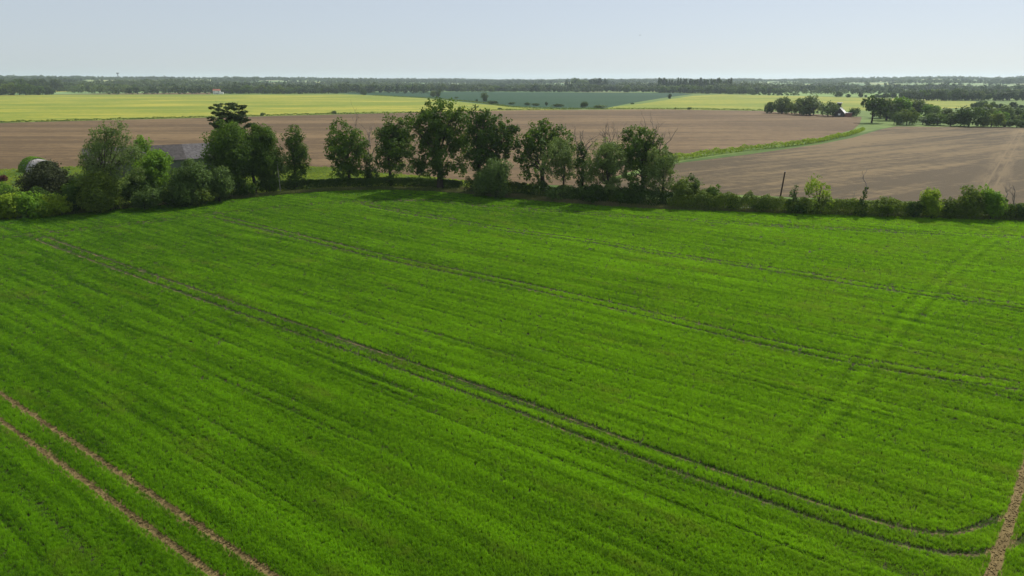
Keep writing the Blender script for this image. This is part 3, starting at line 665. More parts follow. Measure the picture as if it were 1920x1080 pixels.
lt('pale grey-green bush at the right foot of the thicket', (412, 380), (386, 442, 308, 382), 'greygreen', nl=14, name='bush', cat='bush')
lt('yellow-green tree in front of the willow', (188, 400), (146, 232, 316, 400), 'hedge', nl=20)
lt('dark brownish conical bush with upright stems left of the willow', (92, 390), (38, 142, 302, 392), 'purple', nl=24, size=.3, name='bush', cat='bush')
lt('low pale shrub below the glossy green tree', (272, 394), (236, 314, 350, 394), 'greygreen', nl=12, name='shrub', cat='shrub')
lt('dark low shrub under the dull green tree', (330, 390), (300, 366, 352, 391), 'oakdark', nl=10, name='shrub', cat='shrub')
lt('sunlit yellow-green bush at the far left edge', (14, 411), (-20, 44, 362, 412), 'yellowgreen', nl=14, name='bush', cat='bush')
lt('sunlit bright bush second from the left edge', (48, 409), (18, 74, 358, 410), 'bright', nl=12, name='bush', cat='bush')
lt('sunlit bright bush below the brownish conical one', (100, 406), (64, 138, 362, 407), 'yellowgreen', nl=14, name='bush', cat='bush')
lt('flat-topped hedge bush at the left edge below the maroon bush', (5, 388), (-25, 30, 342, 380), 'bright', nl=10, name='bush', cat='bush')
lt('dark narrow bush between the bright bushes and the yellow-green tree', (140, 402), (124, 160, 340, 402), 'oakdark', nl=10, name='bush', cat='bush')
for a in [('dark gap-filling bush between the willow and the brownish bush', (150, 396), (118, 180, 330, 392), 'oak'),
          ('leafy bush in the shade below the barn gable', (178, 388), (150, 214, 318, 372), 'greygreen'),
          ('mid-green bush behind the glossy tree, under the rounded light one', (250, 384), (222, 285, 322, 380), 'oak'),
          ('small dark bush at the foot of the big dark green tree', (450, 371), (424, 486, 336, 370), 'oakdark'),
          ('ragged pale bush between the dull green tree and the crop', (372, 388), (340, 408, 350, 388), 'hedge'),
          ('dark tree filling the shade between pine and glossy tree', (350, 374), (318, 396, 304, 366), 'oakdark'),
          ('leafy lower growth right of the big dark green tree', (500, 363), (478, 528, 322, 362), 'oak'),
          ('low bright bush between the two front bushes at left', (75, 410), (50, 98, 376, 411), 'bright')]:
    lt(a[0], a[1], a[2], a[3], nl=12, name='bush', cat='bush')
lt('small maroon-leaved bush at the left edge', (6, 341), (-8, 18, 327, 342), 'maroon', nl=7, size=.22, name='bush', cat='bush')

# ------------------------------------------------------------------ hedges
def hedge(name, label, P, h, w, mat, per_m=120, size=.26, seed=1, vary=.35, cat='hedge', group=None, taper=None):
    rs = np.random.default_rng(seed); P = resample(P, 1.0)
    s = np.r_[0, np.cumsum(np.linalg.norm(np.diff(P, axis=0), axis=1))]; n = int(s[-1] * per_m)
    T = np.gradient(P, axis=0); T /= np.linalg.norm(T, axis=1)[:, None]; Nn = np.c_[-T[:, 1], T[:, 0]]
    q = rs.uniform(0, s[-1], n); f = lambda A: np.c_[np.interp(q, s, A[:, 0]), np.interp(q, s, A[:, 1])]
    hh = h * (1 - vary + 2 * vary * (.6 * vn(q / 2.2, q * 0 + seed, 5) + .4 * vn(q / .8, q * 0 + seed, 6)))
    if taper: hh = hh * np.interp(q / s[-1], *taper)
    th = rs.uniform(0, math.pi, n); rr = rs.uniform(.55, 1, n) ** .5
    ox = np.cos(th) * w * .5 * rr * (.8 + .4 * vn(q / 1.5, q * 0, 7)); oz = np.abs(np.sin(th)) ** .6 * hh * rr
    C = f(P) + f(Nn) * ox[:, None]; c = np.c_[C, np.maximum(oz, .05)]
    nn = np.c_[f(Nn) * np.cos(th)[:, None], np.sin(th)] + rs.normal(size=(n, 3)) * .7; nn /= np.linalg.norm(nn, axis=1)[:, None]
    a = rs.normal(size=(n, 3)); a -= (a * nn).sum(1)[:, None] * nn; a /= np.linalg.norm(a, axis=1)[:, None]; b = np.cross(nn, a)
    sz = size * rs.uniform(.6, 1.35, n)[:, None]
    V = np.stack([c - a * sz * .5, c - b * sz * .35, c + a * sz * .5, c + b * sz * .35], 1).reshape(-1, 3)
    V[:, 2] = np.maximum(V[:, 2], .02)
    o0 = np.array([P[0, 0], P[0, 1], 0]); V -= o0
    o = mobj(name, V, np.arange(4 * n).reshape(-1, 4), M[mat], None, np.clip(.7 * rs.uniform(0, 1, n) + .3 * vn(q / 3, q * 0, 8), 0, 1), loc=o0)
    return tag(o, label, cat, group)
def strip_hedge(name, label, pts, h, w, mat, **k): return hedge(name, label, smooth(GL(pts), 8), h, w, mat, **k)
strip_hedge('hedge', 'dark trimmed hedge under the oaks left of the gap', [(500, 357), (560, 354), (640, 351), (720, 349.5), (800, 351), (866, 356)], 2.1, 1.9, 'oakdark', per_m=620, vary=.10)
strip_hedge('hedge', 'dark hedge below the tall trees from the gap to the right end', [(876, 362), (930, 366), (1000, 370), (1080, 378), (1160, 384), (1260, 389)], 3.3, 3.4, 'oakdark', per_m=620, seed=2)
strip_hedge('hedge', 'ragged field hedge along the right side of the crop', [(1250, 391), (1320, 394), (1400, 398), (1500, 402), (1620, 406.5), (1760, 410.5), (1920, 414), (2100, 420)], 3.0, 2.4, 'hedge', per_m=480, seed=3, vary=.5)
strip_hedge('hedge', 'trimmed hedge on the far side of the lane at right', [(1290, 382), (1380, 385), (1500, 389), (1600, 392), (1760, 396), (1920, 400), (2100, 405)], 1.8, 1.6, 'hedge', per_m=280, seed=4, vary=.15)
strip_hedge('hedge', 'clumpy hedge dividing the two brown fields', [(1180, 318), (1268, 301), (1340, 290), (1400, 282.5), (1470, 275.5), (1530, 267), (1570, 258.5), (1600, 251), (1618, 243)], 1.9, 2.4, 'yellowgreen', per_m=75, size=.4, seed=5, vary=.5, taper=([0, .7, 1], [1, .9, .6]))
strip_hedge('hedge', 'low thicket edge behind the left-hand bushes', [(-60, 409), (60, 402), (160, 396), (300, 386), (400, 376), (455, 369)], 4.2, 5.0, 'oakdark', per_m=420, seed=6, vary=.4)
for k, (a, lab) in enumerate((([(-300, 236), (0, 229.8), (160, 226), (320, 221.8), (480, 217.6), (640, 213.8)], 'thin low hedge between the left yellow field and the brown field'),
             ([(640, 213.8), (720, 212.6), (780, 211.4), (860, 209), (960, 206.5), (1090, 205)], 'row of low scrub between yellow field and brown field, behind the oaks'),
             ([(1100, 204.8), (1240, 204.6), (1340, 205.6), (1430, 207.6)], 'thin scrub line in front of the right yellow field'))):
    strip_hedge('hedge', lab, a, .9, 1.6, 'hedge', per_m=14, size=.7, seed=20 + k, vary=.8)
strip_hedge('hedge', 'grassy ditch line between left yellow field and dark green field', [(700, 179), (800, 184), (900, 192.5), (960, 200.5), (1040, 203.5), (1120, 204)], .8, 6, 'hedge', per_m=8, size=1.0, seed=31, vary=.6)

# ------------------------------------------------------------------ distant trees
def proto_mesh(name, seed, kind, leafsize, n):
    """tree of height 1.. scaled: unit height 10 m"""
    rs = np.random.default_rng(seed); C, R = [], []
    if kind == 'round':
        for q in range(14):
            d = rs.normal(size=3); d /= np.linalg.norm(d); C.append((d[0] * 2.7, d[1] * 2.7, 4.9 + d[2] * 3.1)); R.append(rs.uniform(1.4, 2.2))
        C.append((0, 0, 5.3)); R.append(2.8)
    elif kind == 'bush':
        for q in range(12):
            d = rs.normal(size=3); d /= np.linalg.norm(d); C.append((d[0] * 4.2, d[1] * 4.2, 2.7 + abs(d[2]) * 3.4)); R.append(rs.uniform(2.2, 3.0))
    elif kind == 'tall':
        for q in range(14):
            z = rs.uniform(2.2, 8.6); w = 1.7 * math.sin(math.pi * (z - 1) / 9.5) + .2; a = rs.uniform(0, 6.28); C.append((w * math.cos(a), w * math.sin(a), z)); R.append(rs.uniform(.9, 1.5))
    elif kind == 'poplar':
        for q in range(12):
            z = 1.2 + q * .72; C.append((rs.uniform(-.2, .2), rs.uniform(-.2, .2), z)); R.append(.95 * (1 - abs(z - 4) / 9) + .1)
    elif kind == 'parasol':
        for q in range(14):
            a = rs.uniform(0, 6.28); w = rs.uniform(.6, 4.3); C.append((w * math.cos(a), w * math.sin(a), 6.6 - .06 * w * w + rs.uniform(-.9, 1.3))); R.append(rs.uniform(1.3, 2.0))
    V, F, T = leaves(C, R, n, leafsize, rs, shell=.55); V[:, 2] = np.maximum(V[:, 2], .1)
    Vt, Ft = tubes([bend((0, 0, -.3), (0, 0, 6.5), .38, .15, rs, 5, .02)] + [bend((0, 0, 2.5), c, .14, .05, rs, 4) for c in C[:4]], 5)
    return V, F, T, Vt, Ft
def far_mesh(name, seed, kind, leafsize, n, mat):
    V, F, T, Vt, Ft = proto_mesh(name, seed, kind, leafsize, n); k = len(V)
    me = mesh_data(name, np.vstack([V, Vt]), np.vstack([F, Ft + k]), M[mat], np.r_[T, np.zeros(len(Ft))])
    me.materials.append(M['bark']); idx = np.zeros(len(me.polygons), np.int32); idx[len(F):] = 1; me.polygons.foreach_set('material_index', idx)
    return me
DM = {}
for kind, nn_ in (('round', 2200), ('bush', 2400), ('tall', 1700), ('poplar', 700), ('parasol', 2600)):
    for mt in ('far', 'oak', 'oakdark', 'pale', 'hedge', 'greygreen', 'bright'):
        if kind in ('poplar',) and mt not in ('far', 'oakdark'): continue
        if kind == 'parasol' and mt != 'oakdark': continue
        for v in range(2 if kind != 'parasol' else 1):
            DM.setdefault((kind, mt), []).append(far_mesh(kind + '_tree', hash_ := (len(DM) * 13 + v * 5 + 40), kind, .8, nn_, mt))
def ftree(px, by, top, w, kind, mat, label, cat='tree', group=None, name=None):
    """distant tree: photo base, top row and width in photo pixels"""
    b = G(px, by); Y = b[1]; _, z = ZX(px, top, Y); d_, _c = ray(by); mpp = HC / d_ / FP
    o = bpy.data.objects.new(name or {'poplar': 'poplar_tree', 'bush': 'bush'}.get(kind, 'broadleaf_tree'), random.choice(DM[(kind, mat)])); col.objects.link(o)
    natural = {'round': 8.6, 'bush': 13.5, 'tall': 5.8, 'poplar': 2.4, 'parasol': 11.5}[kind]; zn = {'bush': 9.2, 'poplar': 9.8, 'parasol': 8.9}.get(kind, 9.8)
    o.location = (b[0], b[1], float(terrain(b[0], b[1]))); s = w * mpp / natural; o.scale = (s, s, max(1.5, z) / zn); o.rotation_euler = (0, 0, random.uniform(0, 6.28))
    return tag(o, label, cat, group)
random.seed(4)
rg = 'trees round the house and along the far edge of the right brown field'
for a in [(1443, 213, 189, 22, 'bush', 'oakdark', 'dark bushy tree at the left end of the clump by the house'),
          (1466, 213, 178, 30, 'round', 'pale', 'pale brownish-green tree, second from the left in the house clump'),
          (1484, 214, 190, 26, 'bush', 'hedge', 'low dark tree between two pale ones in the house clump'),
          (1499, 214, 189, 14, 'tall', 'oak', 'dark narrow conifer beside the pale willow in the house clump'),
          (1518, 216, 174, 44, 'round', 'pale', 'largest pale willow in the house clump'),
          (1552, 218, 189, 42, 'bush', 'greygreen', 'rounded green tree just left of the house'),
          (1601, 219, 200, 20, 'bush', 'oakdark', 'low dark bush just right of the house'),
          (1634, 230.5, 184, 52, 'parasol', 'oakdark', 'spreading dark oak with bare trunk on the green corner'),
          (1662, 226, 180, 40, 'round', 'pale', 'tall tree right behind the spreading dark oak'),
          (1684, 226, 181, 36, 'round', 'bright', 'lighter green tree in the group right of the spreading oak'),
          (1676, 234, 208, 22, 'bush', 'greygreen', 'small grey bush under the group right of the spreading oak'),
          (1700, 234, 203, 34, 'bush', 'hedge', 'olive bush on the field edge right of the yellow patch'),
          (1719, 219, 187, 48, 'round', 'hedge', 'broad dark tree behind the olive bush'),
          (1752, 226, 199, 26, 'bush', 'purple', 'brown-tinged bush below the small yellow field') ,
          (1757, 235, 209, 44, 'bush', 'oak', 'dark low tree on the field edge below the brown-tinged bush'),
          (1782, 236, 213, 18, 'tall', 'pale', 'light green narrow tree on the field edge'),
          (1816, 237, 195, 56, 'bush', 'oakdark', 'large dome-shaped dark tree on the field edge'),
          (1858, 238, 207, 38, 'bush', 'hedge', 'olive dome-shaped tree right of the large dark dome'),
          (1848, 228, 195, 26, 'round', 'hedge', 'dark tree behind and between the two domes'),
          (1882, 230, 194, 32, 'round', 'pale', 'dark round tree right of the olive dome'),
          (1884, 238, 224, 24, 'bush', 'greygreen', 'low grey-green bush on the field edge near the right side'),
          (1906, 239, 222, 30, 'bush', 'oakdark', 'low dark bush at the right edge of the far field edge'),
          (1908, 226, 200, 34, 'round', 'greygreen', 'round grey-green tree above the low dark bush at right'),
          (1730, 234, 218, 30, 'bush', 'greygreen', 'low shrub on the field edge between olive bush and dark low tree'),
          (1740, 224, 196, 30, 'round', 'bright', 'round green tree in the second row above the olive bush'),
          (1775, 230, 203, 30, 'round', 'hedge', 'olive round tree behind the narrow light green one'),
          (1690, 219, 184, 34, 'round', 'bright', 'light green tree at the back of the group right of the spreading oak'),
          (1800, 232, 205, 26, 'bush', 'greygreen', 'grey-green bush against the left side of the large dome'),
          (1838, 237, 218, 22, 'bush', 'greygreen', 'low bush filling the gap between the two domes'),
          (1870, 233, 208, 26, 'round', 'bright', 'light green tree behind the olive dome'),
          (1920, 232, 212, 30, 'bush', 'hedge', 'olive bush at the right edge above the far field edge'),
          (1650, 222, 190, 34, 'round', 'hedge', 'olive tree just behind the spreading oak on the green corner'),
          (1936, 238, 205, 40, 'round', 'oak', 'green tree crossing the right picture edge')]:
    mt = a[5] if (a[4], a[5]) in DM else 'greygreen'
    ftree(a[0], a[1], a[2], a[3] * 1.12, a[4], mt, a[6], group=rg)
ig = 'lone trees and bushes dotted around the distant fields'
for a in [(493, 217, 210.5, 11, 'bush', 'greygreen', 'small round bush on the field line near the pine'),
          (626, 214, 206.5, 12, 'bush', 'pale', 'small pale bush on the field line above the dead tree'),
          (681, 178.5, 167, 15, 'bush', 'oakdark', 'dark bush on the far edge of the left yellow field'),
          (812, 182, 168, 12, 'round', 'pale', 'small pale tree in the dark green field, left of a pair'),
          (822, 183, 168, 10, 'tall', 'greygreen', 'narrow darker tree, right of the pair in the dark green field'),
          (856, 184.5, 181, 9, 'bush', 'oakdark', 'tiny low bush in the dark green field right of the pair'),
          (894, 190, 185.5, 5, 'bush', 'oakdark', 'tiny dark bush beside the lone mid-green tree'),
          (908, 190, 173, 15, 'round', 'greygreen', 'lone mid-green tree on the edge of the dark green field'),
          (923, 195.5, 188, 22, 'bush', 'oakdark', 'low wide bush right of the lone mid-green tree'),
          (937, 205.5, 201.5, 9, 'bush', 'oakdark', 'small bush at the tip of the left yellow field'),
          (960, 196, 191, 14, 'bush', 'oakdark', 'low dark bush above the forked oak'),
          (988, 197.5, 191.5, 14, 'bush', 'oakdark', 'left low bush of the scrub line in the valley'),
          (1004, 198.5, 193, 18, 'bush', 'oakdark', 'middle low bush of the scrub line in the valley'),
          (1024, 198.8, 189.5, 6, 'tall', 'oakdark', 'narrow little tree in the valley scrub line'),
          (1046, 200, 194, 26, 'bush', 'oakdark', 'wide low bush right of the narrow little tree'),
          (1096, 202, 189, 16, 'bush', 'oakdark', 'round dark tree standing alone in the valley'),
          (1124, 203, 196, 30, 'bush', 'greygreen', 'flat wide thicket right of the round dark tree'),
          (1256, 185, 175.5, 9, 'round', 'oakdark', 'small dark tree on the edge between dark green and right yellow field'),
          (1186, 195.5, 192.5, 9, 'bush', 'oakdark', 'tiny bush on the slope of the right yellow field'),
          (1293, 205.5, 200.5, 10, 'bush', 'oakdark', 'round bush in front of the right yellow field'),
          (1266, 205.3, 201, 4, 'tall', 'hedge', 'very small shrub left of the round bush'),
          (1571, 182, 170, 17, 'bush', 'oakdark', 'dark conical tree in the pale field above the house'),
          (1590, 183, 175, 9, 'bush', 'oakdark', 'small tree right of the dark conical one')]:
    ftree(*a, cat='tree' if a[4] != 'bush' else 'bush', group=ig)
# belts of distant trees along known edges
def belt(pts, step, hrange, kinds, mats, label, group, wf=1.0, jitter=1.0, cap=400):
    P = np.array(pts, float); s = np.r_[0, np.cumsum(np.abs(np.diff(P[:, 0])))]; q = step * .5; k = 0
    while q < s[-1] and k < cap:
        px = np.interp(q, s, P[:, 0]); by = np.interp(q, s, P[:, 1]) - random.uniform(0, jitter); h = random.uniform(*hrange)
        kd = random.choice(kinds); w = h * {'round': .95, 'bush': 1.45, 'tall': .62, 'poplar': .26}[kd] * random.uniform(.85, 1.25) * wf
        ftree(px, by, by - h, w, kd, random.choice(mats), label, group=group); q += step * random.uniform(.6, 1.4); k += 1
mixk, dm = ['round', 'round', 'bush'], ['oakdark', 'far', 'far', 'greygreen', 'oak', 'hedge']
belt([(-30, 179.5), (98, 178)], 9, (12, 24), mixk, dm, 'tree in the dark wood at the far left edge of the yellow field', 'far left wood')
belt([(-30, 176), (110, 173)], 12, (20, 27), ['round'], ['far', 'oakdark'], 'taller tree at the back of the dark wood at far left', 'far left wood, back row')
belt([(104, 172.8), (395, 172.2)], 6.2, (8, 16), mixk, dm, 'tree in the belt beyond the thin bare strip', 'belt beyond the bare strip')
belt([(415, 176), (640, 176)], 6.2, (9, 17), mixk, dm, 'tree in the belt right of the white house', 'belt right of the white house')
belt([(640, 173), (800, 173)], 8, (10, 16), mixk, dm, 'tree in the belt behind the left end of the dark green field', 'belt behind dark green field, left')
belt([(800, 172), (1280, 173.5)], 7, (7, 15), mixk, dm, 'tree in the belt along the back of the dark green field', 'belt behind dark green field')
belt([(1230, 174), (1420, 177.5)], 7, (11, 19), mixk, ['far', 'oak', 'greygreen', 'oakdark'], 'tree in the wood below the poplar row', 'wood below the poplars')
belt([(1060, 168), (1135, 168)], 8, (17, 22), ['tall', 'round'], ['pale', 'far'], 'tall pale tree behind the belt of the dark green field', 'tall pale trees')
for px in list(np.arange(1243, 1292, 5.4)) + list(np.arange(1294, 1328, 3.2)) + list(np.arange(1331, 1372, 4.2)):
    ftree(px + random.uniform(-.8, .8), 172, 146.5 + random.uniform(-1.5, 5), random.uniform(4.6, 8), 'poplar', random.choice(['far', 'oakdark']), 'slim upright poplar in the row on the skyline', group='poplar row on the skyline')
ftree(1237, 172, 145, 8, 'tall', 'oakdark', 'dark full tree at the left end of the poplar row')
belt([(1370, 176), (1470, 178)], 9, (9, 15), mixk, dm, 'tree behind the far corner of the right yellow field', 'trees behind right yellow field')
belt([(1410, 178.6), (1500, 179.6)], 8, (3, 6), ['bush'], ['oakdark'], 'low bush along the back of the right yellow field', 'low bushes at right yellow field')
belt([(1440, 171), (1720, 176)], 11, (5, 14), mixk, dm, 'tree on the hedge line beyond the pale green field', 'trees beyond the pale green field')
belt([(1610, 183), (1740, 187)], 8, (5, 12), mixk, dm, 'tree behind the group by the spreading oak', 'trees behind the spreading oak group')
belt([(1700, 189), (1930, 189)], 9, (12, 24), mixk, dm, 'tree in the wooded strip at right above the small yellow field', 'wooded strip at right')
belt([(1740, 182), (1930, 180)], 9, (9, 16), mixk, dm, 'tree in the rear row of the wooded strip at right', 'wooded strip at right, rear')
belt([(1820, 204), (1930, 206)], 12, (8, 16), mixk, dm, 'tree in the field corner above the domed trees', 'trees above the domed trees')
for px in (1845, 1878, 1914): ftree(px, 172, 159, 6.5, 'tall', 'far', 'dark columnar tree in front of the distant brown slope', group='columnar trees at right')

# far woods and hedgerows, too many and too hazy to count
def far_wood():
    rs = np.random.default_rng(77); pts = []; ton = []
    for _ in range(170):
        r = 1350 * (5200 / 1350) ** (rs.uniform(0, 1) ** .85); a = math.radians(rs.uniform(-41, 41)); c = np.array([r * math.sin(a), r * math.cos(a)])
        th = rs.normal(0, .35) + (math.pi / 2 if rs.uniform() < .25 else 0); L = rs.uniform(120, 600); n = int(L / 9)
        q = np.linspace(-.5, .5, n) * L; pts.append(c + np.c_[q * math.cos(th), q * math.sin(th)] + rs.normal(size=(n, 2)) * 4); ton.append(np.full(n, rs.uniform(0, .8)))
    for _ in range(46):                                   # woods
        r = 1500 * (5400 / 1500) ** (rs.uniform(0, 1) ** .8); a = math.radians(rs.uniform(-41, 41))
        if r < 2600 and -2 < math.degrees(a) < 12: continue
        n = int(rs.uniform(60, 210)); w = rs.uniform(60, 260); pts.append(np.array([r * math.sin(a), r * math.cos(a)]) + rs.normal(size=(n, 2)) * np.array([w, w * .35])); ton.append(np.full(n, rs.uniform(0, .8)))
    n = 3800; a = np.radians(rs.uniform(-41, 41, n)); r = rs.uniform(4100, 5600, n)      # wooded ridge on the skyline
    pts.append(np.c_[r * np.sin(a), r * np.cos(a)]); ton.append(vn(pts[-1][:, 0] / 150, pts[-1][:, 1] / 150, 12))
    P = np.vstack(pts); r = np.hypot(P[:, 0], P[:, 1]); k = (r > 1300) & (P[:, 1] > 1230); P = P[k]; ton = np.concatenate(ton)[k]; n = len(P)
    h = rs.uniform(7, 15, n) * (.65 + .75 * vn(P[:, 0] / 160, P[:, 1] / 160, 4)); w = h * rs.uniform(.85, 1.6, n)
    va = [proto_mesh('far', 900 + k, kd, 1.5, 170)[:3] for k, kd in enumerate(('round', 'round', 'bush', 'bush', 'tall'))]
    o = gn_scatter('distant_woodland', va, np.c_[P, terrain(P[:, 0], P[:, 1])], np.c_[w, w, h] / 10, rs.uniform(0, 6.28, n), {'ptone': np.clip(ton + rs.uniform(-.2, .3, n), 0, 1), 'dry': np.zeros(n)}, M['farwood'])
    tag(o, 'hazy distant woods and hedgerows reaching the horizon', 'woodland', None, 'stuff')
    return n
print('far trees', far_wood())

# ------------------------------------------------------------------ buildings
def at(px, py): b = G(px, py); return (b[0], b[1], 0)
M['roof_grey'] = plain('old_cement_sheet', (.075, .067, .064), (.042, .037, .036), 1.4, .85)
M['roof_light'] = plain('light_cement_sheet', (.13, .12, .12), (.07, .064, .064), 1.6, .8)
M['barn_wall'] = plain('barn_boards', (.10, .105, .085), (.075, .08, .06), .6)
M['gable_green'] = plain('weathered_green_board', (.12, .14, .11), (.09, .11, .08), .5)
M['white'] = plain('white_render', (.80, .79, .76), (.70, .69, .66), .3)
M['red_tile'] = plain('red_roof_tiles', (.34, .12, .075), (.24, .09, .06), .6)
M['glass'] = plain('window_dark', (.03, .035, .04), (.02, .02, .03), .5, .2, .6)
M['iron'] = plain('corrugated_iron', (.38, .36, .34), (.24, .22, .21), .5, .6, .4)
M['black'] = plain('black_boards', (.06, .055, .05), (.04, .038, .036), .5)
M['brick'] = plain('red_brick', (.26, .11, .08), (.19, .08, .06), .8)
def gabled(root, L, W, he, hr, wall, roof, over=.35, roofn='roof', wallname='wall', light=None):
    """ridge along local X from 0 to L, width W centred on Y"""
    b = MB(); h = W / 2
    b.add([(0,-h,0),(L,-h,0),(L,h,0),(0,h,0),(0,-h,he),(L,-h,he),(L,h,he),(0,h,he),(0,0,hr),(L,0,hr)],
          [(0,1,5,4),(2,3,7,6),(3,0,4,8,7),(1,2,6,9,5),(4,5,9,8),(6,7,8,9)])
    b.build(wallname, wall, root)
    def slab(x0, x1, mat, nm):
        r = MB(); t = .12; sl = (hr - he) / h
        for s in (-1, 1):
            y0, z0 = s * (h + over), he - over * sl + .06; y1, z1 = 0, hr + .06
            V = [(x0, y0, z0), (x1, y0, z0), (x1, y1, z1), (x0, y1, z1)]; V += [(x, y, z + t) for x, y, z in V]
            r.add(V, [(0,1,2,3),(7,6,5,4),(0,4,5,1),(1,5,6,2),(2,6,7,3),(3,7,4,0)])
        return r.build(nm, mat, root)
    if light:
        slab(-over, light, roof, roofn); slab(light, L + over, M['roof_light'], roofn)
    else: slab(-over, L + over, roof, roofn)
# long barn: ridge from (160,272) to beyond (390,262)
pA, pB = G(166, 333), G(400, 318); vec = pB - pA; rot = math.atan2(vec[1], vec[0])
barn = tag(empty('barn', (pA[0], pA[1], 0)), 'long low barn with grey cement roof half hidden in the left thicket', 'barn'); barn.rotation_euler = (0, 0, rot)
gabled(barn, float(np.linalg.norm(vec)) + 4, 10.5, 3.9, 7.2, M['gable_green'], M['roof_grey'], light=float(np.linalg.norm(vec)) * .76)
b = MB()
for k in range(9): b.tube((2 + k * 4.4, -5.75, 3.72), (2 + k * 4.4 + 4.4, -5.75, 3.72), .07, .07, 6)
b.build('gutter', M['barn_wall'], barn)
b = MB().box(5, 8.2, -5.30, -5.22, 0, 3.1); b.build('door', M['barn_wall'], barn)
# arched corrugated hut
hp = G(80, 322); hut = tag(empty('arched_hut', (hp[0], hp[1], 0)), 'arched corrugated iron hut, one end covered with ivy', 'hut')
hut.rotation_euler = (0, 0, math.radians(28))
def arch(L, Ro, Ri, n=18, x0=0):
    V, F = [], []
    nx = int(L / .12); xs = np.linspace(x0, x0 + L, nx + 1)
    for i_, x in enumerate(xs):
        rip = .05 * (i_ % 2)
        for rr in (Ro + rip, Ri + rip):
            for q in range(n + 1):
                a = math.pi * q / n; V.append((x, -rr * math.cos(a), rr * math.sin(a) * .98))
    m_ = 2 * (n + 1)
    for i_ in range(nx):
        for q in range(n):
            a = i_ * m_ + q; F.append((a, a + 1, a + m_ + 1, a + m_)); a2 = a + n + 1; F.append((a2, a2 + m_, a2 + m_ + 1, a2 + 1))
    for e0 in (0, nx * m_):
        for q in range(n): F.append((e0 + q, e0 + q + n + 1, e0 + q + n + 2, e0 + q + 1))
    return V, F
# tunnel axis = local X; open end at +X turned toward the camera's right
hut.rotation_euler = (0, 0, math.radians(-38))
MB().add(*arch(9.5, 3.3, 3.18, x0=-6.5)).build('shell', M['iron'], hut)
b = MB(); V = [(-6.4, 0, 0)] + [(-6.4, -3.15 * math.cos(math.pi * q / 14), 3.1 * math.sin(math.pi * q / 14)) for q in range(15)]
b.add(V, [(0, q + 1, q + 2) for q in range(14)]); b.build('end_wall', M['black'], hut)
rs = np.random.default_rng(5); n = 2600; a = rs.uniform(0, math.pi, n); xx = -6.9 + 5.4 * rs.uniform(0, 1, n) ** 1.2 * (1 - .35 * (a / math.pi)); rr = 3.42 + rs.uniform(-.05, .28, n)
c = np.c_[xx, -rr * np.cos(a), rr * np.sin(a)]; nn = np.c_[rs.normal(size=n) * .4, -np.cos(a), np.sin(a)] + rs.normal(size=(n, 3)) * .3; nn /= np.linalg.norm(nn, axis=1)[:, None]
t1 = rs.normal(size=(n, 3)); t1 -= (t1 * nn).sum(1)[:, None] * nn; t1 /= np.linalg.norm(t1, axis=1)[:, None]; t2 = np.cross(nn, t1)
V = np.stack([c - t1 * .16, c - t2 * .13, c + t1 * .16, c + t2 * .13], 1).reshape(-1, 3)
tag(mobj('ivy', V, np.arange(4 * n).reshape(-1, 4), M['bright'], None, rs.uniform(0, 1, n)), 'green ivy blanket over the left end of the arched hut', 'ivy')
bpy.data.objects['ivy'].location = hut.location; bpy.data.objects['ivy'].rotation_euler = hut.rotation_euler
# white house beyond the yellow field
def windows(root, spots, w=1.1, h=1.3, mat='glass'):
    for (x, y, z, ax) in spots:
        b = MB()
        if ax == 'y': b.box(x - w / 2, x + w / 2, y - .06, y + .06, z, z + h)
        else: b.box(x - .06, x + .06, y - w / 2, y + w / 2, z, z + h)
        b.build('window', M[mat], root)
hw_ = tag(empty('white_house', at(400, 176.5)), 'white house with red tiled roof on the far side of the yellow field', 'house'); hw_.rotation_euler = (0, 0, math.radians(18))
gabled(hw_, 12, 8, 6.0, 8.4, M['white'], M['red_tile']); windows(hw_, [(2, -4.05, 1, 'y'), (5, -4.05, 1, 'y'), (9, -4.05, 1, 'y'), (2, -4.05, 3.6, 'y'), (9, -4.05, 3.6, 'y')])
MB().box(12.05, 17, -3, 3, 0, 3.6).build('extension', M['white'], hw_); MB().box(1.2, 2.2, -.5, .5, 8.6, 10.6).build('chimney', M['brick'], hw_)
MB().box(2.6 + 3.6, 7.3, -4.08, -3.98, 0, 2.1).build('door', M['glass'], hw_)
# farmhouse in the clump at right
fh = tag(empty('farmhouse', at(1573, 219)), 'dark gabled farmhouse with pale roof edge beside the tree clump', 'house'); fh.rotation_euler = (0, 0, math.radians(58))
gabled(fh, 9, 6.4, 2.4, 5.8, M['black'], M['white'], over=.5)
windows(fh, [(-.06, 0, 1.0, 'x')], 1.4, 1.2, 'white')
MB().box(1.5, 5.5, -7.6, -3.25, 0, 2.6).build('side_wing', M['brick'], fh); MB().box(1.2, 5.8, -7.9, -3.25, 2.62, 2.8).build('wing_roof', M['white'], fh)
MB().box(7.5, 10, .6, 3.1, 0, 8.6).build('tower', M['black'], fh); MB().box(7.1, 10.4, .2, 3.5, 8.62, 9.2).build('tower_roof', M['white'], fh)
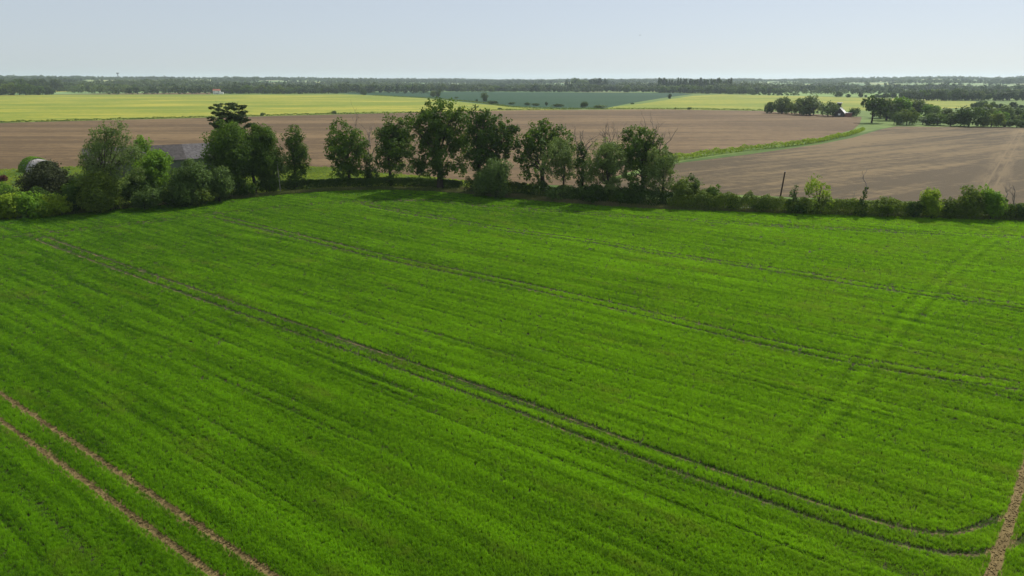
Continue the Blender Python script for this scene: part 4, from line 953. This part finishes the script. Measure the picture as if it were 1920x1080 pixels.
# far white sheds and other small buildings
def shed(px, py, L, W, he, hr, rot, lab, roof='white', wall='white'):
    s = tag(empty('farm_shed', at(px, py)), lab, 'building'); s.rotation_euler = (0, 0, math.radians(rot)); gabled(s, L, W, he, hr, M[wall], M[roof])
    MB().box(L * .4, L * .4 + 3, -W / 2 - .08, -W / 2 + .02, 0, he * .75).build('door', M['glass'], s)
shed(704, 163.5, 34, 16, 9, 12, 4, 'large white shed roof showing above the belt of trees'); shed(724, 165, 22, 12, 7, 9, -8, 'smaller white shed right of the large one')
shed(1418, 160, 14, 7, 4, 6, 5, 'pale shed in the trees right of the poplars', 'roof_light'); shed(612, 168.5, 12, 8, 5, 8, 12, 'small pale house in the belt right of the white house', 'roof_light')
shed(535, 168, 9, 7, 6, 9, -10, 'tiny house with white gable among trees left of centre', 'roof_grey')
# water tower on the skyline
wt = tag(empty('water_tower', (-2150, 3900, float(terrain(-2150, 3900)))), 'tiny water tower on the left skyline', 'tower')
MB().tube((0, 0, 0), (0, 0, 24), 2.2, 1.8, 12).build('shaft', M['roof_grey'], wt); MB().tube((0, 0, 24), (0, 0, 27), 2, 7, 14).tube((0, 0, 27), (0, 0, 31), 7, 7, 14).build('tank', M['roof_grey'], wt)

# poles
def pole(name, lab, px, by, top, r, mat, lean=0, arm=False):
    b = G(px, by); _, z = ZX(px, top, b[1]); o = tag(empty(name, (b[0], b[1], 0)), lab, 'pole')
    MB().tube((0, 0, 0), (lean, 0, z), r, r * .8, 10).build('post', M[mat], o)
    m2 = MB()
    for q in range(6): m2.tube((-.22 + lean * .3, 0, 2.6 + q * .55), (.22 + lean * .3, 0, 2.6 + q * .55), .012, .012, 5)
    m2.build('step_iron', M['iron'], o)
    MB().tube((lean, 0, z - .02), (lean, 0, z + .1), r * .95, r * .5, 10).build('cap', M['iron'], o)
pole('wooden_pole', 'dark brown wooden pole standing in the right hedge', 1458, 396, 322, .15, 'wood', .55)
pole('wooden_pole', 'pale grey wooden pole at the crop edge in front of the ivy-clad tree', 526.5, 363, 303, .10, 'greypole', -.15)
pole('metal_post', 'very thin post standing in the right hedge left of the ivy spire', 1596, 403, 362, .035, 'greypole')

# birds
def bird(px, py, D, span, lab):
    x, z = ZX(px, py, D); o = tag(empty('bird', (x, D, z)), lab, 'bird'); o.rotation_euler = (0, 0, .5); s = span
    prof = [(-.28, .005), (-.2, .035), (-.05, .06), (.1, .055), (.18, .035), (.23, .04), (.27, .02), (.31, .004)]
    P = np.array([(a * s, 0, 0) for a, _ in prof]); V, F = tubes([(P, [q * s for _, q in prof])], 8); mobj('body', V, F, M['black'], o, smooth_=True)
    for sgn in (-1, 1):
        P = [(.1, .03, .01), (.13, .25, .10), (.05, .5, .05), (-.03, .47, .05), (-.06, .25, .09), (-.07, .03, .0)]
        T_ = [(x_ * s, y_ * sgn * s, z_ * s) for x_, y_, z_ in P]; B_ = [(x_, y_, z_ - .012 * s) for x_, y_, z_ in T_]
        MB().add(T_ + B_, [(0, 1, 4, 5), (1, 2, 3, 4), (11, 10, 7, 6), (10, 9, 8, 7), (0, 6, 7, 1), (1, 7, 8, 2), (2, 8, 9, 3), (3, 9, 10, 4), (4, 10, 11, 5), (5, 11, 6, 0)]).build('wing', M['black'], o)
bird(1200, 66, 180, .75, 'small dark bird flying in the sky right of centre')
bird(845, 97, 330, .6, 'tiny distant bird low in the sky left of centre')

# ------------------------------------------------------------------ haze
hz = MB().box(-14000, 14000, -14000, 14000, -8, 110)
m = bpy.data.materials.new('haze_air'); m.use_nodes = True; t = m.node_tree; t.nodes.clear()
pv = N(t, 'ShaderNodeVolumePrincipled'); pv.inputs['Color'].default_value = (.75, .87, 1.0, 1); pv.inputs['Density'].default_value = 8.0e-5; pv.inputs['Anisotropy'].default_value = .3
oo = N(t, 'ShaderNodeOutputMaterial'); t.links.new(pv.outputs[0], oo.inputs['Volume'])
hzo = hz.build('haze', m); tag(hzo, 'thin pale haze over the countryside', 'haze', None, 'stuff')
